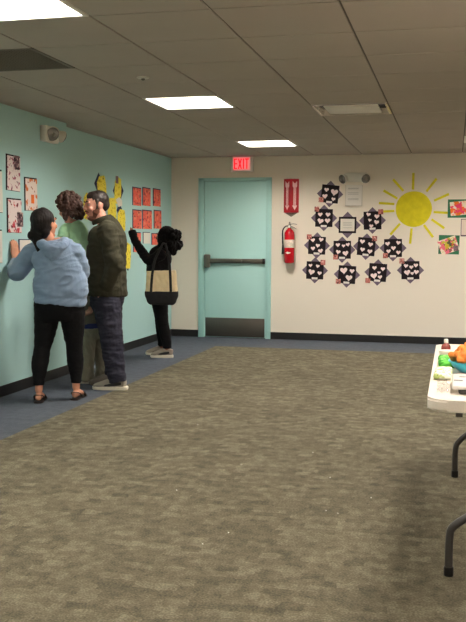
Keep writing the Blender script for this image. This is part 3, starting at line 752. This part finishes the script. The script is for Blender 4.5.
def body_common(bm, J, g=1.0, feet=True, h=1.0):
    """J: joints in person space"""
    th = J['th']; sx = V((math.cos(th), math.sin(th), 0))
    add_loft(bm, [(*p[:3], p[3]*.86, p[4]*.86) for p in J['torso']], ref=sx, n=20)
    add_loft(bm, [(*V(J['neck']), .052*g, .052*g), (*((V(J['neck'])*.4+V(J['headc'])*.6)), .048*g, .050*g), (*V(J['headc']), .05*g, .05*g)], ref=sx, n=16)
    for a in ('L', 'R'):
        s_, e_, w_ = map(V, J['arm'+a])
        add_loft(bm, [(*s_, .048*g), (*(s_.lerp(e_, .5)), .042*g), (*e_, .035*g), (*(e_.lerp(w_, .35)), .036*g), (*w_, .024*g)], n=14, ref=(.2, .9, .3))
        hd = J['hand'+a]; hand_shells(bm, w_, hd[0], hd[1], hd[2], h, hd[3] if len(hd) > 3 else .35)
        hp, kn, an = map(V, J['leg'+a])
        add_loft(bm, [(*hp, .085*g), (*hp.lerp(kn, .5), .07*g), (*kn, .050*g), (*kn.lerp(an, .35), .052*g), (*kn.lerp(an, .8), .034*g), (*an, .032*g)], n=16, ref=(1, 0, 0))
        td = fdir(J['foot'+a]); tx = V((td.y, -td.x, 0))
        if feet:
            z0 = an.z-.09*g
            c = V((an.x, an.y, z0))
            pts = [(*(c-td*.028*g+V((0, 0, .034*g))), .028*g, .030*g), (*(c+td*.03*g+V((0, 0, .042*g))), .030*g, .036*g), (*(c+td*.10*g+V((0, 0, .028*g))), .038*g, .022*g), (*(c+td*.155*g+V((0, 0, .016*g))), .036*g, .012*g)]
            add_loft(bm, pts, ref=tx, n=14)
            for q in range(5):
                b_ = c+td*(.165-.006*q*(1 if q else 0))*g + (tx if a == 'L' else -tx)*(.026-.0135*q)*g+V((0, 0, .012*g))
                add_loft(bm, [(*(b_-td*.02*g), .0085*g), (*(b_+td*.012*g), (.0085 if q == 0 else .0065)*g)], n=8, sub=1)

# --- woman in the blue hoodie ------------------------------------------------
RZ = YAW
def person(bm, loc, label, skin_m, M, voxel=.0055):
    o = remesh('person', bm, voxel, [skin_m, LIP], None, 2)
    lips(o, M); o.location = loc; o.rotation_euler = (0, 0, RZ); tag(o, label, 'person'); return o
WD = V((-.971, .239, 0))     # towards the left wall in person space
J = dict(th=.12, neck=(-.045, -.005, 1.26), headc=(-.105, .0, 1.395),
  torso=[(.03, 0, .76, .185, .13), (.035, 0, .92, .165, .12), (.02, 0, 1.05, .17, .12), (.0, 0, 1.17, .17, .11), (-.01, 0, 1.235, .11, .07)],
  armL=((-.165, .0, 1.19), (-.335, .10, 1.01), (-.392, .285, 1.115)), armR=((.145, 0, 1.19), (.19, .09, 1.02), (.09, .27, 1.06)),
  handL=((-.05, .18, .97), (-.8, .6, 0), (.5, .7, -.1), .22), handR=((-.8, .5, .2), (-.3, -.4, -.8), (0, .3, .9), .5),
  legL=((-.075, 0, .74), (-.10, -.04, .41), (-.122, -.105, .10)), legR=((.13, 0, .74), (.135, .03, .41), (.148, .035, .10)), footL=.1, footR=-.12)
M = head_matrix((-.080, .0, 1.402), -.55, .12, 0, 1.02)
SK1 = skin('tan skin', (196, 138, 112))
bm = bmesh.new(); body_common(bm, J, .96, h=1.08); head_shells(bm, M)
W1 = person(bm, (-3.056, 6.536, 0), 'person in light blue hoodie and black leggings, one hand raised to the wall', SK1, M)
eyes(M, W1)
HD = mat('near-black hair', (26, 18, 18), .6, spec=.25, bump=.3, bscale=90)
brows(M, W1, HD)
bm = bmesh.new()
add_ell(bm, (0, -.026, .040), (.088, .100, .090), M, 24, 16); add_ell(bm, (0, -.045, .0), (.084, .078, .085), M, 24, 16)
add_ell(bm, (-.03, -.06, -.055), (.065, .05, .065), M); add_ell(bm, (.03, -.055, -.045), (.05, .05, .06), M)
add_ell(bm, (-.05, -.105, -.075), (.035, .03, .035), M)
add_loft(bm, [(-.03, -.09, -.07, .05, .03), (-.0, -.10, -.12, .045, .024), (.02, -.11, -.17, .030, .018), (.03, -.115, -.21, .012, .01)], T=M)
def strands(amp=.003):
    return lambda c: amp*noise.noise(V((c.x*70, c.y*70, c.z*8)))+amp*1.5*noise.noise(V((c.x*18, c.y*18, c.z*9)))
remesh('hair', bm, .006, HD, W1, 2, strands(.004))
HB = mat('light blue fleece', (128, 148, 174), .9, bump=.25, bscale=250, var=.04, vscale=9, spec=.1, sheen=.2)
def sleeve(bm, pts): add_loft(bm, pts, n=18, ref=(.2, .9, .3), caps='rf')
bm = bmesh.new(); sx = V((math.cos(.12), math.sin(.12), 0))
add_loft(bm, [(.032, 0, .775, .200, .145), (.034, 0, .80, .207, .150), (.034, 0, .83, .198, .145), (.036, 0, .86, .214, .152), (.036, 0, .94, .208, .150), (.024, 0, 1.04, .190, .142), (.004, 0, 1.15, .183, .132), (-.004, 0, 1.215, .165, .112), (-.02, 0, 1.262, .098, .082)], ref=sx, n=28, caps='ff', power=2.3)
sleeve(bm, [(-.10, 0, 1.205, .065), (-.175, .01, 1.185, .076), (-.245, .05, 1.11, .076), (-.325, .09, 1.03, .074), (-.355, .16, 1.04, .066), (-.376, .23, 1.075, .048), (-.384, .255, 1.09, .036), (-.390, .275, 1.105, .033)])
sleeve(bm, [(.08, 0, 1.205, .065), (.145, 0, 1.19, .072), (.172, .02, 1.12, .072), (.188, .07, 1.03, .070), (.165, .14, 1.01, .062), (.12, .23, 1.04, .05), (.105, .255, 1.05, .034)])
H1 = remesh('hoodie', bm, .007, HB, W1, 2, folds(.0095, (5, 5, 13)))
bm = bmesh.new()   # hood lying on the back
for pts in ([(-.115, -.01, 1.262, .032, .04), (-.085, -.085, 1.245, .036, .042), (-.01, -.125, 1.205, .045, .045), (.065, -.10, 1.235, .038, .042), (.085, -.02, 1.268, .032, .038)],
            [(-.06, -.10, 1.23, .03, .04), (-.005, -.135, 1.165, .05, .035), (.055, -.11, 1.22, .03, .04)]):
    add_loft(bm, pts, n=16, ref=(0, 0, 1))
add_loft(bm, [(-.015, -.11, 1.235, .07, .035), (-.005, -.13, 1.17, .06, .03), (.0, -.125, 1.13, .025, .02)], n=16)
remesh('hood', bm, .006, HB, H1, 2, folds(.006, (14, 14, 22)))
BK = mat('black knit', (15, 14, 16), .85, bump=.15, bscale=200, spec=.15)
bm = bmesh.new()
add_loft(bm, [(.03, 0, .84, .18, .13), (.028, 0, .78, .198, .148), (.028, 0, .70, .196, .145), (.028, 0, .64, .17, .125)], n=24, ref=sx, caps='ff')
add_loft(bm, [(-.072, 0, .70, .103), (-.084, 0, .58, .089), (-.100, -.025, .46, .070), (-.108, -.045, .40, .064), (-.118, -.075, .30, .066), (-.122, -.095, .19, .046), (-.122, -.105, .135, .040)], n=20, ref=sx, caps='rf')
add_loft(bm, [(.128, 0, .70, .103), (.134, .01, .58, .089), (.137, .025, .46, .070), (.139, .03, .40, .065), (.143, .035, .30, .066), (.148, .035, .19, .046), (.148, .035, .135, .040)], n=20, ref=sx, caps='rf')
remesh('leggings', bm, .007, BK, W1, 2, folds(.003, (9, 9, 26)))
SOLEB = mat('dark sandal', (36, 26, 24), .5)
for a, an in (('L', (-.122, -.105)), ('R', (.148, .035))):
    th = J['foot'+a]; Mx = Matrix.Translation((an[0], an[1], 0)) @ Matrix.Rotation(th, 4, 'Z')
    bm = bmesh.new(); add_poly(bm, [(.030, -.055), (.036, -.02), (.034, .05), (.044, .11), (.040, .165), (.018, .192), (-.018, .192), (-.040, .165), (-.044, .11), (-.034, .05), (-.036, -.02), (-.030, -.055), (0, -.065)], .0005, .013, T=Mx)
    sd_ = build('sandal', bm, SOLEB, W1)
    bm = bmesh.new(); add_loft(bm, [(-.042, .11, .012, .004, .012), (-.036, .105, .045, .004, .014), (0, .10, .056, .004, .016), (.036, .105, .045, .004, .014), (.042, .11, .012, .004, .012)], n=8, ref=(0, 0, 1), T=Mx)
    build('strap', bm, SOLEB, sd_, smooth=True)
    bm = bmesh.new(); add_loft(bm, [(-.036, .045, .012, .003, .006), (-.037, .0, .045, .003, .006), (-.026, -.035, .062, .003, .006), (0, -.052, .066, .003, .006), (.026, -.035, .062, .003, .006), (.037, .0, .045, .003, .006), (.036, .045, .012, .003, .006)], n=8, ref=(0, 0, 1), T=Mx)
    build('strap', bm, SOLEB, sd_, smooth=True)

# --- bearded man in the olive jacket -----------------------------------------
th = 1.32
J = dict(th=th, neck=(-.045, .0, 1.45), headc=(-.085, .0, 1.56),
  torso=[(.0, 0, .80, .165, .12), (.0, 0, .95, .155, .11), (.0, 0, 1.12, .17, .115), (.0, 0, 1.32, .18, .105), (-.02, 0, 1.40, .10, .065)],
  armL=((.025, -.175, 1.355), (.085, -.205, 1.08), (.0, -.175, .875)), armR=((-.04, .18, 1.355), (-.10, .27, 1.12), (-.30, .18, 1.10)),
  handL=((-.25, .15, -.95), (.1, 1, .05), (-.9, .1, .2), .3), handR=((-.9, -.25, .1), (.1, .1, 1), (.2, .9, 0), .35),
  legL=((.0, -.085, .80), (.055, -.09, .45), (.105, -.10, .10)), legR=((-.01, .09, .80), (.01, .12, .45), (.035, .19, .10)), footL=1.45, footR=1.75)
M = head_matrix((-.090, -.0, 1.572), 2.05, -.08, 0, 1.02)
SK2 = skin('light skin', (218, 158, 138))
bm = bmesh.new(); body_common(bm, J, 1.03, feet=False, h=1.05); head_shells(bm, M)
MN = person(bm, (-2.882, 7.191, 0), 'bearded person in a dark olive jacket and dark trousers, facing left', SK2, M)
eyes(M, MN)
HB2 = mat('dark brown hair', (34, 24, 20), .5, spec=.35)
brows(M, MN, HB2)
bm = bmesh.new()
add_ell(bm, (0, -.022, .047), (.079, .093, .082), M, 24, 16); add_ell(bm, (0, -.055, .01), (.070, .060, .065), M, 20, 14)
add_ell(bm, (0, .02, .078), (.062, .055, .042), M, 20, 12)
for s in (-1, 1): add_loft(bm, [(s*.073, .012, .045, .008, .014), (s*.073, .016, .0, .006, .010), (s*.067, .02, -.03, .006, .012)], T=M, ref=(1, 0, 0))
remesh('hair', bm, .005, HB2, MN, 2, strands(.003))
BRD = mat('brown beard', (104, 66, 50), .8, bump=.4, bscale=300, spec=.2)
bm = bmesh.new()
add_loft(bm, [(0, .018, -.042, .064, .059), (0, .026, -.065, .055, .059), (0, .040, -.098, .034, .044)], n=24, T=M, caps='fr')
for s in (-1, 1): add_loft(bm, [(s*.068, .012, .0, .006, .012), (s*.066, .016, -.03, .007, .018), (s*.060, .03, -.06, .008, .022)], T=M, ref=(1, 0, 0))
add_ell(bm, (0, .060, -.098), (.032, .030, .020), M)
add_loft(bm, [(-.030, .082, -.052, .005), (-.015, .097, -.040, .005), (.015, .097, -.040, .005), (.030, .082, -.052, .005)], T=M)
remesh('beard', bm, .004, BRD, MN, 2, strands(.002))
OL = mat('dark olive cotton', (56, 54, 42), .85, bump=.2, bscale=200, var=.06, vscale=10, spec=.15)
sx = V((math.cos(th), math.sin(th), 0))
bm = bmesh.new()
add_loft(bm, [(.0, 0, .805, .195, .150), (.0, 0, .83, .20, .155), (-.004, 0, .95, .197, .152), (-.004, 0, 1.12, .20, .150), (.002, 0, 1.28, .208, .146), (.0, 0, 1.365, .192, .118), (-.012, 0, 1.42, .125, .086), (-.03, 0, 1.445, .078, .070)], ref=sx, n=28, caps='ff', power=2.3)
sleeve(bm, [(.015, -.12, 1.375, .07), (.03, -.175, 1.35, .083), (.06, -.20, 1.22, .074), (.085, -.208, 1.09, .072), (.06, -.20, .99, .064), (.02, -.185, .91, .052), (.005, -.178, .885, .044)])
sleeve(bm, [(-.02, .12, 1.375, .07), (-.045, .175, 1.35, .083), (-.085, .24, 1.22, .070), (-.105, .27, 1.13, .068), (-.18, .24, 1.105, .058), (-.26, .20, 1.10, .048), (-.28, .19, 1.10, .040)])
JK = remesh('jacket', bm, .007, OL, MN, 2, folds(.009, (6, 6, 13)))
bm = bmesh.new()
add_loft(bm, [(-.09, -.035, 1.462, .012, .03), (-.065, -.075, 1.475, .012, .032), (-.02, -.085, 1.485, .012, .034), (.025, -.06, 1.49, .012, .036), (.045, 0, 1.49, .012, .036), (.025, .06, 1.49, .012, .036), (-.02, .085, 1.485, .012, .034), (-.065, .07, 1.475, .012, .03)], ref=(.001, .001, 1), n=12)
bmc = bmesh.new()
# collar ring: section tall in z, thin outward
add_loft(bmc, [(-.115, -.03, 1.425, .022, .009), (-.085, -.068, 1.435, .024, .009), (-.035, -.082, 1.452, .026, .009), (.012, -.06, 1.468, .028, .009), (.030, .0, 1.474, .028, .009), (.012, .06, 1.468, .028, .009), (-.035, .082, 1.452, .026, .009), (-.085, .068, 1.435, .024, .009)], ref=(0, 0, 1), n=12)
bm.free(); remesh('collar', bmc, .005, OL, JK, 1)
PN = mat('charcoal navy twill', (46, 46, 58), .85, bump=.2, bscale=200, spec=.15, var=.06, vscale=8)
bm = bmesh.new()
add_loft(bm, [(.0, 0, .90, .165, .12), (-.002, 0, .82, .178, .138), (.0, 0, .74, .175, .135), (.01, 0, .69, .15, .12)], n=24, ref=sx, caps='ff')
add_loft(bm, [(.005, -.085, .76, .115), (.020, -.085, .62, .108), (.045, -.09, .46, .094), (.062, -.095, .30, .086), (.084, -.10, .16, .077), (.096, -.10, .10, .075), (.100, -.10, .075, .070)], n=20, ref=(1, 0, 0), caps='rf')
add_loft(bm, [(.0, .085, .76, .115), (.005, .10, .62, .106), (.012, .12, .46, .092), (.015, .15, .30, .084), (.020, .18, .17, .074), (.022, .19, .11, .072), (.024, .19, .088, .066)], n=20, ref=(1, 0, 0), caps='rf')
remesh('trousers', bm, .007, PN, MN, 2, folds(.008, (7, 7, 20)))
SHG = mat('grey shoe mesh', (150, 142, 130), .8, bump=.2, bscale=250); SLW = mat('off-white rubber', (226, 218, 202), .6); 
shoe(MN, (.182, -.10), 1.45, .31, .104, SHG, SLW, BLACKP)
shoe(MN, (.095, .185), 1.62, .29, .098, mat('shaded grey shoe mesh', (112, 102, 94), .8, bump=.2, bscale=250), mat('shaded sole rubber', (90, 82, 76), .7))  # far shoe of the pair: shade put into darker mesh and sole colours

# --- curly-haired child held up ----------------------------------------------
th = .85
J = dict(th=th, neck=(.0, .0, 1.425), headc=(-.02, .0, 1.52),
  torso=[(.06, 0, 1.13, .085, .075), (.065, 0, 1.22, .08, .07), (.06, 0, 1.32, .085, .07), (.04, 0, 1.40, .075, .055), (.02, 0, 1.43, .045, .04)],
  armL=((-.025, -.065, 1.385), (-.060, -.09, 1.25), (-.14, .0, 1.18)), armR=((.05, .075, 1.385), (-.02, .15, 1.29), (-.13, .14, 1.27)),
  handL=((-.8, .5, .2), (0, .2, -1), (.3, .9, 0)), handR=((-.9, .3, .2), (0, .2, -1), (-.3, -.9, 0)),
  legL=((.02, -.05, 1.11), (-.12, -.07, 1.03), (-.11, -.07, .84)), legR=((.04, .05, 1.11), (-.10, .10, 1.03), (-.09, .10, .84)), footL=1.1, footR=1.1)
M = head_matrix((-.018, .0, 1.552), .85, -.45, 0, .94)
SK3 = skin('fair skin', (214, 156, 134))
bm = bmesh.new(); body_common(bm, J, .62, feet=False, h=.62); head_shells(bm, M)
C1 = person(bm, (-3.250, 7.255, 0), 'small curly-haired person in a light green T-shirt, held up at shoulder height', SK3, M)
eyes(M, C1)
CU = mat('curly brown hair', (66, 42, 34), .5, spec=.35, var=.25, vscale=30)
brows(M, C1, CU)
bm = bmesh.new(); g = random.Random(11)
add_ell(bm, (0, -.03, .045), (.092, .095, .088), M, 20, 14); add_ell(bm, (0, -.055, -.01), (.085, .065, .08), M, 20, 14)
for k in range(150):
    u = g.random()*2*PI; z = -.9+1.9*g.random(); z = min(z, .98); rr = math.sqrt(max(0, 1-z*z))
    d_ = V((rr*math.cos(u), rr*math.sin(u), z))
    if d_.y > .25 and d_.z < .45: continue
    p = V((0, -.03, .025)) + V((d_.x*.105, d_.y*.108, d_.z*.112))
    add_ell(bm, p, (.022+.01*g.random(), .022, .024), M, 8, 6)
for s in (-1, 1):
    for k in range(8): add_ell(bm, (s*(.075+.012*g.random()), -.01-.05*g.random(), .03-.14*g.random()), (.024, .024, .026), M, 8, 6)
for k in range(22): add_ell(bm, (-.07+.14*g.random(), -.075-.035*g.random(), -.03-.11*g.random()), (.026, .024, .028), M, 8, 6)
remesh('hair', bm, .005, CU, C1, 1, lambda c: .006*noise.noise(c*55)+.004*noise.noise(c*120))
GN = mat('mint green cotton', (196, 246, 200), .85, bump=.15, bscale=250, spec=.15)
sx = V((math.cos(th), math.sin(th), 0))
bm = bmesh.new()
add_loft(bm, [(.065, 0, 1.115, .108, .095), (.072, 0, 1.20, .100, .090), (.065, 0, 1.30, .100, .084), (.045, 0, 1.385, .090, .070), (.025, 0, 1.425, .05, .05)], ref=sx, n=24, caps='ff', power=2.2)
sleeve(bm, [(.0, -.04, 1.385, .038), (-.030, -.068, 1.375, .041), (-.050, -.08, 1.32, .042), (-.054, -.082, 1.305, .042)])
sleeve(bm, [(.03, .05, 1.385, .04), (.052, .078, 1.375, .045), (.02, .115, 1.32, .046), (.01, .12, 1.31, .046)])
remesh('t_shirt', bm, .006, GN, C1, 2, folds(.006, (12, 12, 20)))
DN = mat('dark blue denim', (44, 54, 84), .85, bump=.2, bscale=200)
bm = bmesh.new()
add_loft(bm, [(.05, 0, 1.17, .095, .085), (.045, 0, 1.12, .10, .09), (.04, 0, 1.08, .085, .08)], ref=sx, n=20, caps='fr')
for hp, kn, an in (J['legL'], J['legR']):
    hp, kn, an = V(hp), V(kn), V(an)
    add_loft(bm, [(*hp, .062), (*hp.lerp(kn, .6), .056), (*kn, .050), (*kn.lerp(an, .5), .044), (*an.lerp(kn, .12), .038)], n=16, ref=(.2, .9, .1), caps='rf')
remesh('trousers', bm, .006, DN, C1, 2, folds(.003, (12, 12, 20)))
for (x, y) in ((-.075, -.075), (-.055, .10)):
    s_ = shoe(C1, (x, y), 1.1, .17, .068, mat('white canvas', (214, 208, 200), .8), SLW, h=.07, laces=False); s_.location.z = .755

# --- child in khaki trousers, mostly hidden ----------------------------------
th = .9
J = dict(th=th, neck=(.0, .0, .83), headc=(0, .0, .91),
  torso=[(.0, 0, .50, .095, .08), (.0, 0, .62, .09, .07), (.0, 0, .74, .095, .07), (0, 0, .80, .085, .055), (0, 0, .83, .05, .045)],
  armL=((-.035, -.085, .785), (-.01, -.12, .66), (-.09, -.10, .62)), armR=((.05, .085, .785), (-.02, .13, .70), (-.10, .13, .72)),
  handL=((-.9, .3, .1), (0, .2, -1), (.2, .9, 0)), handR=((-.9, .3, .4), (0, .2, -1), (-.3, -.9, 0)),
  legL=((-.035, -.045, .46), (-.04, -.05, .26), (-.045, -.05, .07)), legR=((.045, .045, .46), (.05, .045, .26), (.055, .045, .07)), footL=1.2, footR=1.2)
M = head_matrix((-.0, .0, .925), .9, .1, 0, .88)
bm = bmesh.new(); body_common(bm, J, .62, feet=False, h=.62); head_shells(bm, M)
C2 = person(bm, (-3.105, 7.43, 0), 'small person in khaki trousers with blue waistband, mostly hidden between two adults', SK3, M)
eyes(M, C2); brows(M, C2, HB2)
bm = bmesh.new(); add_ell(bm, (0, -.024, .045), (.083, .096, .085), M, 20, 14); add_ell(bm, (0, -.05, .0), (.075, .065, .075), M, 20, 14)
remesh('hair', bm, .006, HB2, C2, 2, strands(.003))
sx = V((math.cos(th), math.sin(th), 0))
bm = bmesh.new()
add_loft(bm, [(.0, 0, .525, .112, .095), (.0, 0, .62, .108, .09), (.0, 0, .73, .108, .085), (.0, 0, .795, .095, .07), (0, 0, .83, .055, .05)], ref=sx, n=24, caps='ff')
sleeve(bm, [(-.02, -.06, .79, .04), (-.038, -.088, .775, .043), (-.022, -.11, .71, .042), (-.018, -.115, .695, .042)])
sleeve(bm, [(.03, .06, .79, .04), (.05, .088, .775, .043), (.01, .11, .73, .042), (.0, .118, .72, .042)])
remesh('shirt', bm, .006, mat('grey-beige jersey', (122, 112, 100), .9), C2, 2, folds(.004, (12, 12, 20)))
bm = bmesh.new(); add_loft(bm, [(.005, 0, .495, .116, .10), (.005, 0, .545, .116, .10)], ref=sx, n=24, caps='ff'); WB = remesh('waistband', bm, .006, mat('royal blue knit', (38, 48, 104), .85), C2, 1)
KH = mat('khaki cotton', (156, 150, 130), .9, bump=.2, bscale=200, var=.05, vscale=9)
bm = bmesh.new()
add_loft(bm, [(.005, 0, .50, .112, .097), (.005, 0, .44, .112, .098), (.005, 0, .40, .10, .09)], ref=sx, n=24, caps='ff')
add_loft(bm, [(-.04, -.045, .44, .068), (-.048, -.05, .34, .064), (-.055, -.055, .22, .058), (-.056, -.055, .10, .058), (-.056, -.055, .03, .058)], n=18, caps='rf')
add_loft(bm, [(.045, .04, .44, .068), (.050, .045, .34, .062), (.056, .05, .22, .056), (.058, .05, .10, .055), (.058, .05, .035, .054)], n=18, caps='rf')
remesh('trousers', bm, .006, KH, C2, 2, folds(.007, (14, 14, 10)))
for (x, y) in ((-.01, -.06), (.10, .045)): shoe(C2, (x, y), 1.25, .17, .068, SHG, SLW, h=.06, laces=False)

# --- person in black with the tote bag ---------------------------------------
th = 1.15
J = dict(th=th, neck=(.045, .0, 1.20), headc=(.055, .0, 1.29),
  torso=[(-.005, 0, .70, .15, .11), (-.01, 0, .85, .14, .10), (-.01, 0, .98, .15, .105), (.01, 0, 1.12, .155, .10), (.035, 0, 1.19, .10, .065)],
  armL=((.03, -.135, 1.14), (-.10, -.15, 1.06), (-.265, -.06, 1.285)), armR=((.02, .14, 1.14), (-.01, .19, .95), (.0, .12, .80)),
  handL=((-.25, .15, .95), (-.9, .35, 0), (.2, .9, 0), .2), handR=((-.5, -.2, -.8), (.3, -.8, 0), (-.7, .2, .5), .5),
  legL=((.0, -.07, .70), (.035, -.07, .38), (.085, -.055, .095)), legR=((-.01, .08, .70), (.0, .10, .38), (.01, .16, .095)), footL=1.5, footR=1.45)
M = head_matrix((.055, .0, 1.315), 1.15, .05, 0, .95)
SK4 = skin('brown skin', (150, 98, 76))
bm = bmesh.new(); body_common(bm, J, .92, feet=False, h=.9); head_shells(bm, M)
W2 = person(bm, (-3.107, 9.281, 0), 'person dressed all in black with thick black hair, facing the wall with one arm raised', SK4, M)
eyes(M, W2)
HK = mat('black wavy hair', (14, 11, 12), .85, spec=.12, bump=.5, bscale=60); brows(M, W2, HK)
bm = bmesh.new(); g = random.Random(4)
add_ell(bm, (0, -.025, .04), (.088, .10, .090), M, 24, 16); add_ell(bm, (0, -.06, -.02), (.09, .08, .10), M, 24, 16)
for s in (-1, 1):
    add_loft(bm, [(s*.06, .0, .06, .04, .05), (s*.088, -.01, -.01, .03, .055), (s*.085, -.03, -.09, .03, .06), (s*.07, -.05, -.15, .02, .04)], T=M, ref=(1, 0, 0))
add_loft(bm, [(0, -.07, .04, .085, .05), (0, -.105, -.04, .095, .05), (0, -.115, -.12, .085, .045), (0, -.12, -.175, .05, .03)], T=M)
for k in range(26): add_ell(bm, (-.10+.20*g.random(), -.10-.075*g.random(), .07-.18*g.random()), (.032, .034, .04), M, 8, 6)
add_ell(bm, (0, -.105, -.015), (.10, .055, .085), M)
remesh('hair', bm, .006, HK, W2, 3, lambda c: .006*noise.noise(c*30)+.006*noise.noise(V((c.x*90, c.y*90, c.z*25))))
sx = V((math.cos(th), math.sin(th), 0))
BS = mat('black jersey', (17, 15, 18), .9, spec=.12)
bm = bmesh.new()
add_loft(bm, [(-.008, 0, .66, .172, .125), (-.01, 0, .76, .168, .125), (-.015, 0, .90, .158, .118), (-.012, 0, 1.02, .162, .118), (.008, 0, 1.12, .165, .11), (.03, 0, 1.175, .13, .085), (.042, 0, 1.205, .07, .065)], ref=sx, n=24, caps='ff')
sleeve(bm, [(.03, -.09, 1.15, .055), (.02, -.135, 1.13, .062), (-.04, -.148, 1.085, .058), (-.10, -.15, 1.062, .056), (-.165, -.115, 1.13, .050), (-.225, -.08, 1.22, .044), (-.262, -.062, 1.275, .042), (-.285, -.045, 1.335, .042), (-.300, -.036, 1.385, .042)])
sleeve(bm, [(.02, .09, 1.15, .055), (.015, .14, 1.12, .060), (.0, .17, 1.03, .052), (-.01, .19, .95, .05), (-.005, .16, .88, .042), (.0, .13, .82, .036)])
remesh('sweater', bm, .007, BS, W2, 2, folds(.005, (8, 8, 18)))
bm = bmesh.new()
add_loft(bm, [(-.008, 0, .74, .155, .115), (-.008, 0, .68, .158, .118), (-.005, 0, .62, .14, .105)], n=24, ref=sx, caps='ff')
add_loft(bm, [(.0, -.07, .66, .090), (.01, -.07, .55, .084), (.032, -.07, .40, .066), (.058, -.065, .27, .060), (.078, -.057, .16, .050), (.083, -.055, .105, .048)], n=18, caps='rf')
add_loft(bm, [(-.01, .08, .66, .090), (-.005, .09, .55, .082), (.0, .105, .40, .064), (.006, .13, .27, .058), (.01, .155, .16, .048), (.01, .16, .105, .046)], n=18, caps='rf')
remesh('leggings', bm, .007, BK, W2, 2, folds(.003, (9, 9, 26)))
SH2 = mat('taupe shoe knit', (150, 136, 124), .85, bump=.2, bscale=250)
shoe(W2, (.148, -.055), 1.5, .25, .088, SH2, SLW, BLACKP); shoe(W2, (.07, .16), 1.42, .25, .088, SH2, SLW)

# tote bag on that person's shoulder
t = tag(empty('tote_bag', (-3.092, 9.285, .03), (0, 0, RZ)), 'cream canvas tote bag with black base and black straps, hanging from a shoulder', 'bag')
CV = mat('cream canvas', (222, 200, 160), .9, bump=.2, bscale=200, var=.06, vscale=10); BC = mat('black canvas', (18, 16, 18), .85)
bm = bmesh.new(); add_loft(bm, [(.022, -.235, .705, .172, .062), (.022, -.235, .78, .166, .062), (.02, -.23, .86, .160, .050), (.018, -.225, .925, .158, .030)], n=28, caps='ff', power=3.2); remesh('bag_body', bm, .006, CV, t, 2, folds(.005, (10, 10, 8)))
bm = bmesh.new(); add_loft(bm, [(.022, -.235, .615, .160, .055), (.022, -.235, .66, .178, .066), (.022, -.235, .708, .178, .066)], n=28, caps='rf', power=3); remesh('bag_base', bm, .006, BC, t, 2, folds(.003, (10, 10, 8)))
def strap(pts):
    bm = bmesh.new(); add_loft(bm, [(*p, .014, .004) for p in pts], ref=(1, 0, 0), n=10, sub=6); build('strap', bm, BC, t, smooth=True)
strap([(-.085, -.302, .70), (-.080, -.296, .80), (-.070, -.272, .92), (-.045, -.235, 1.05), (.005, -.205, 1.16), (.035, -.12, 1.225), (.045, -.07, 1.215)])
strap([(.125, -.302, .70), (.122, -.296, .80), (.115, -.270, .92), (.10, -.23, 1.05), (.075, -.205, 1.15), (.055, -.14, 1.215), (.05, -.07, 1.22)])
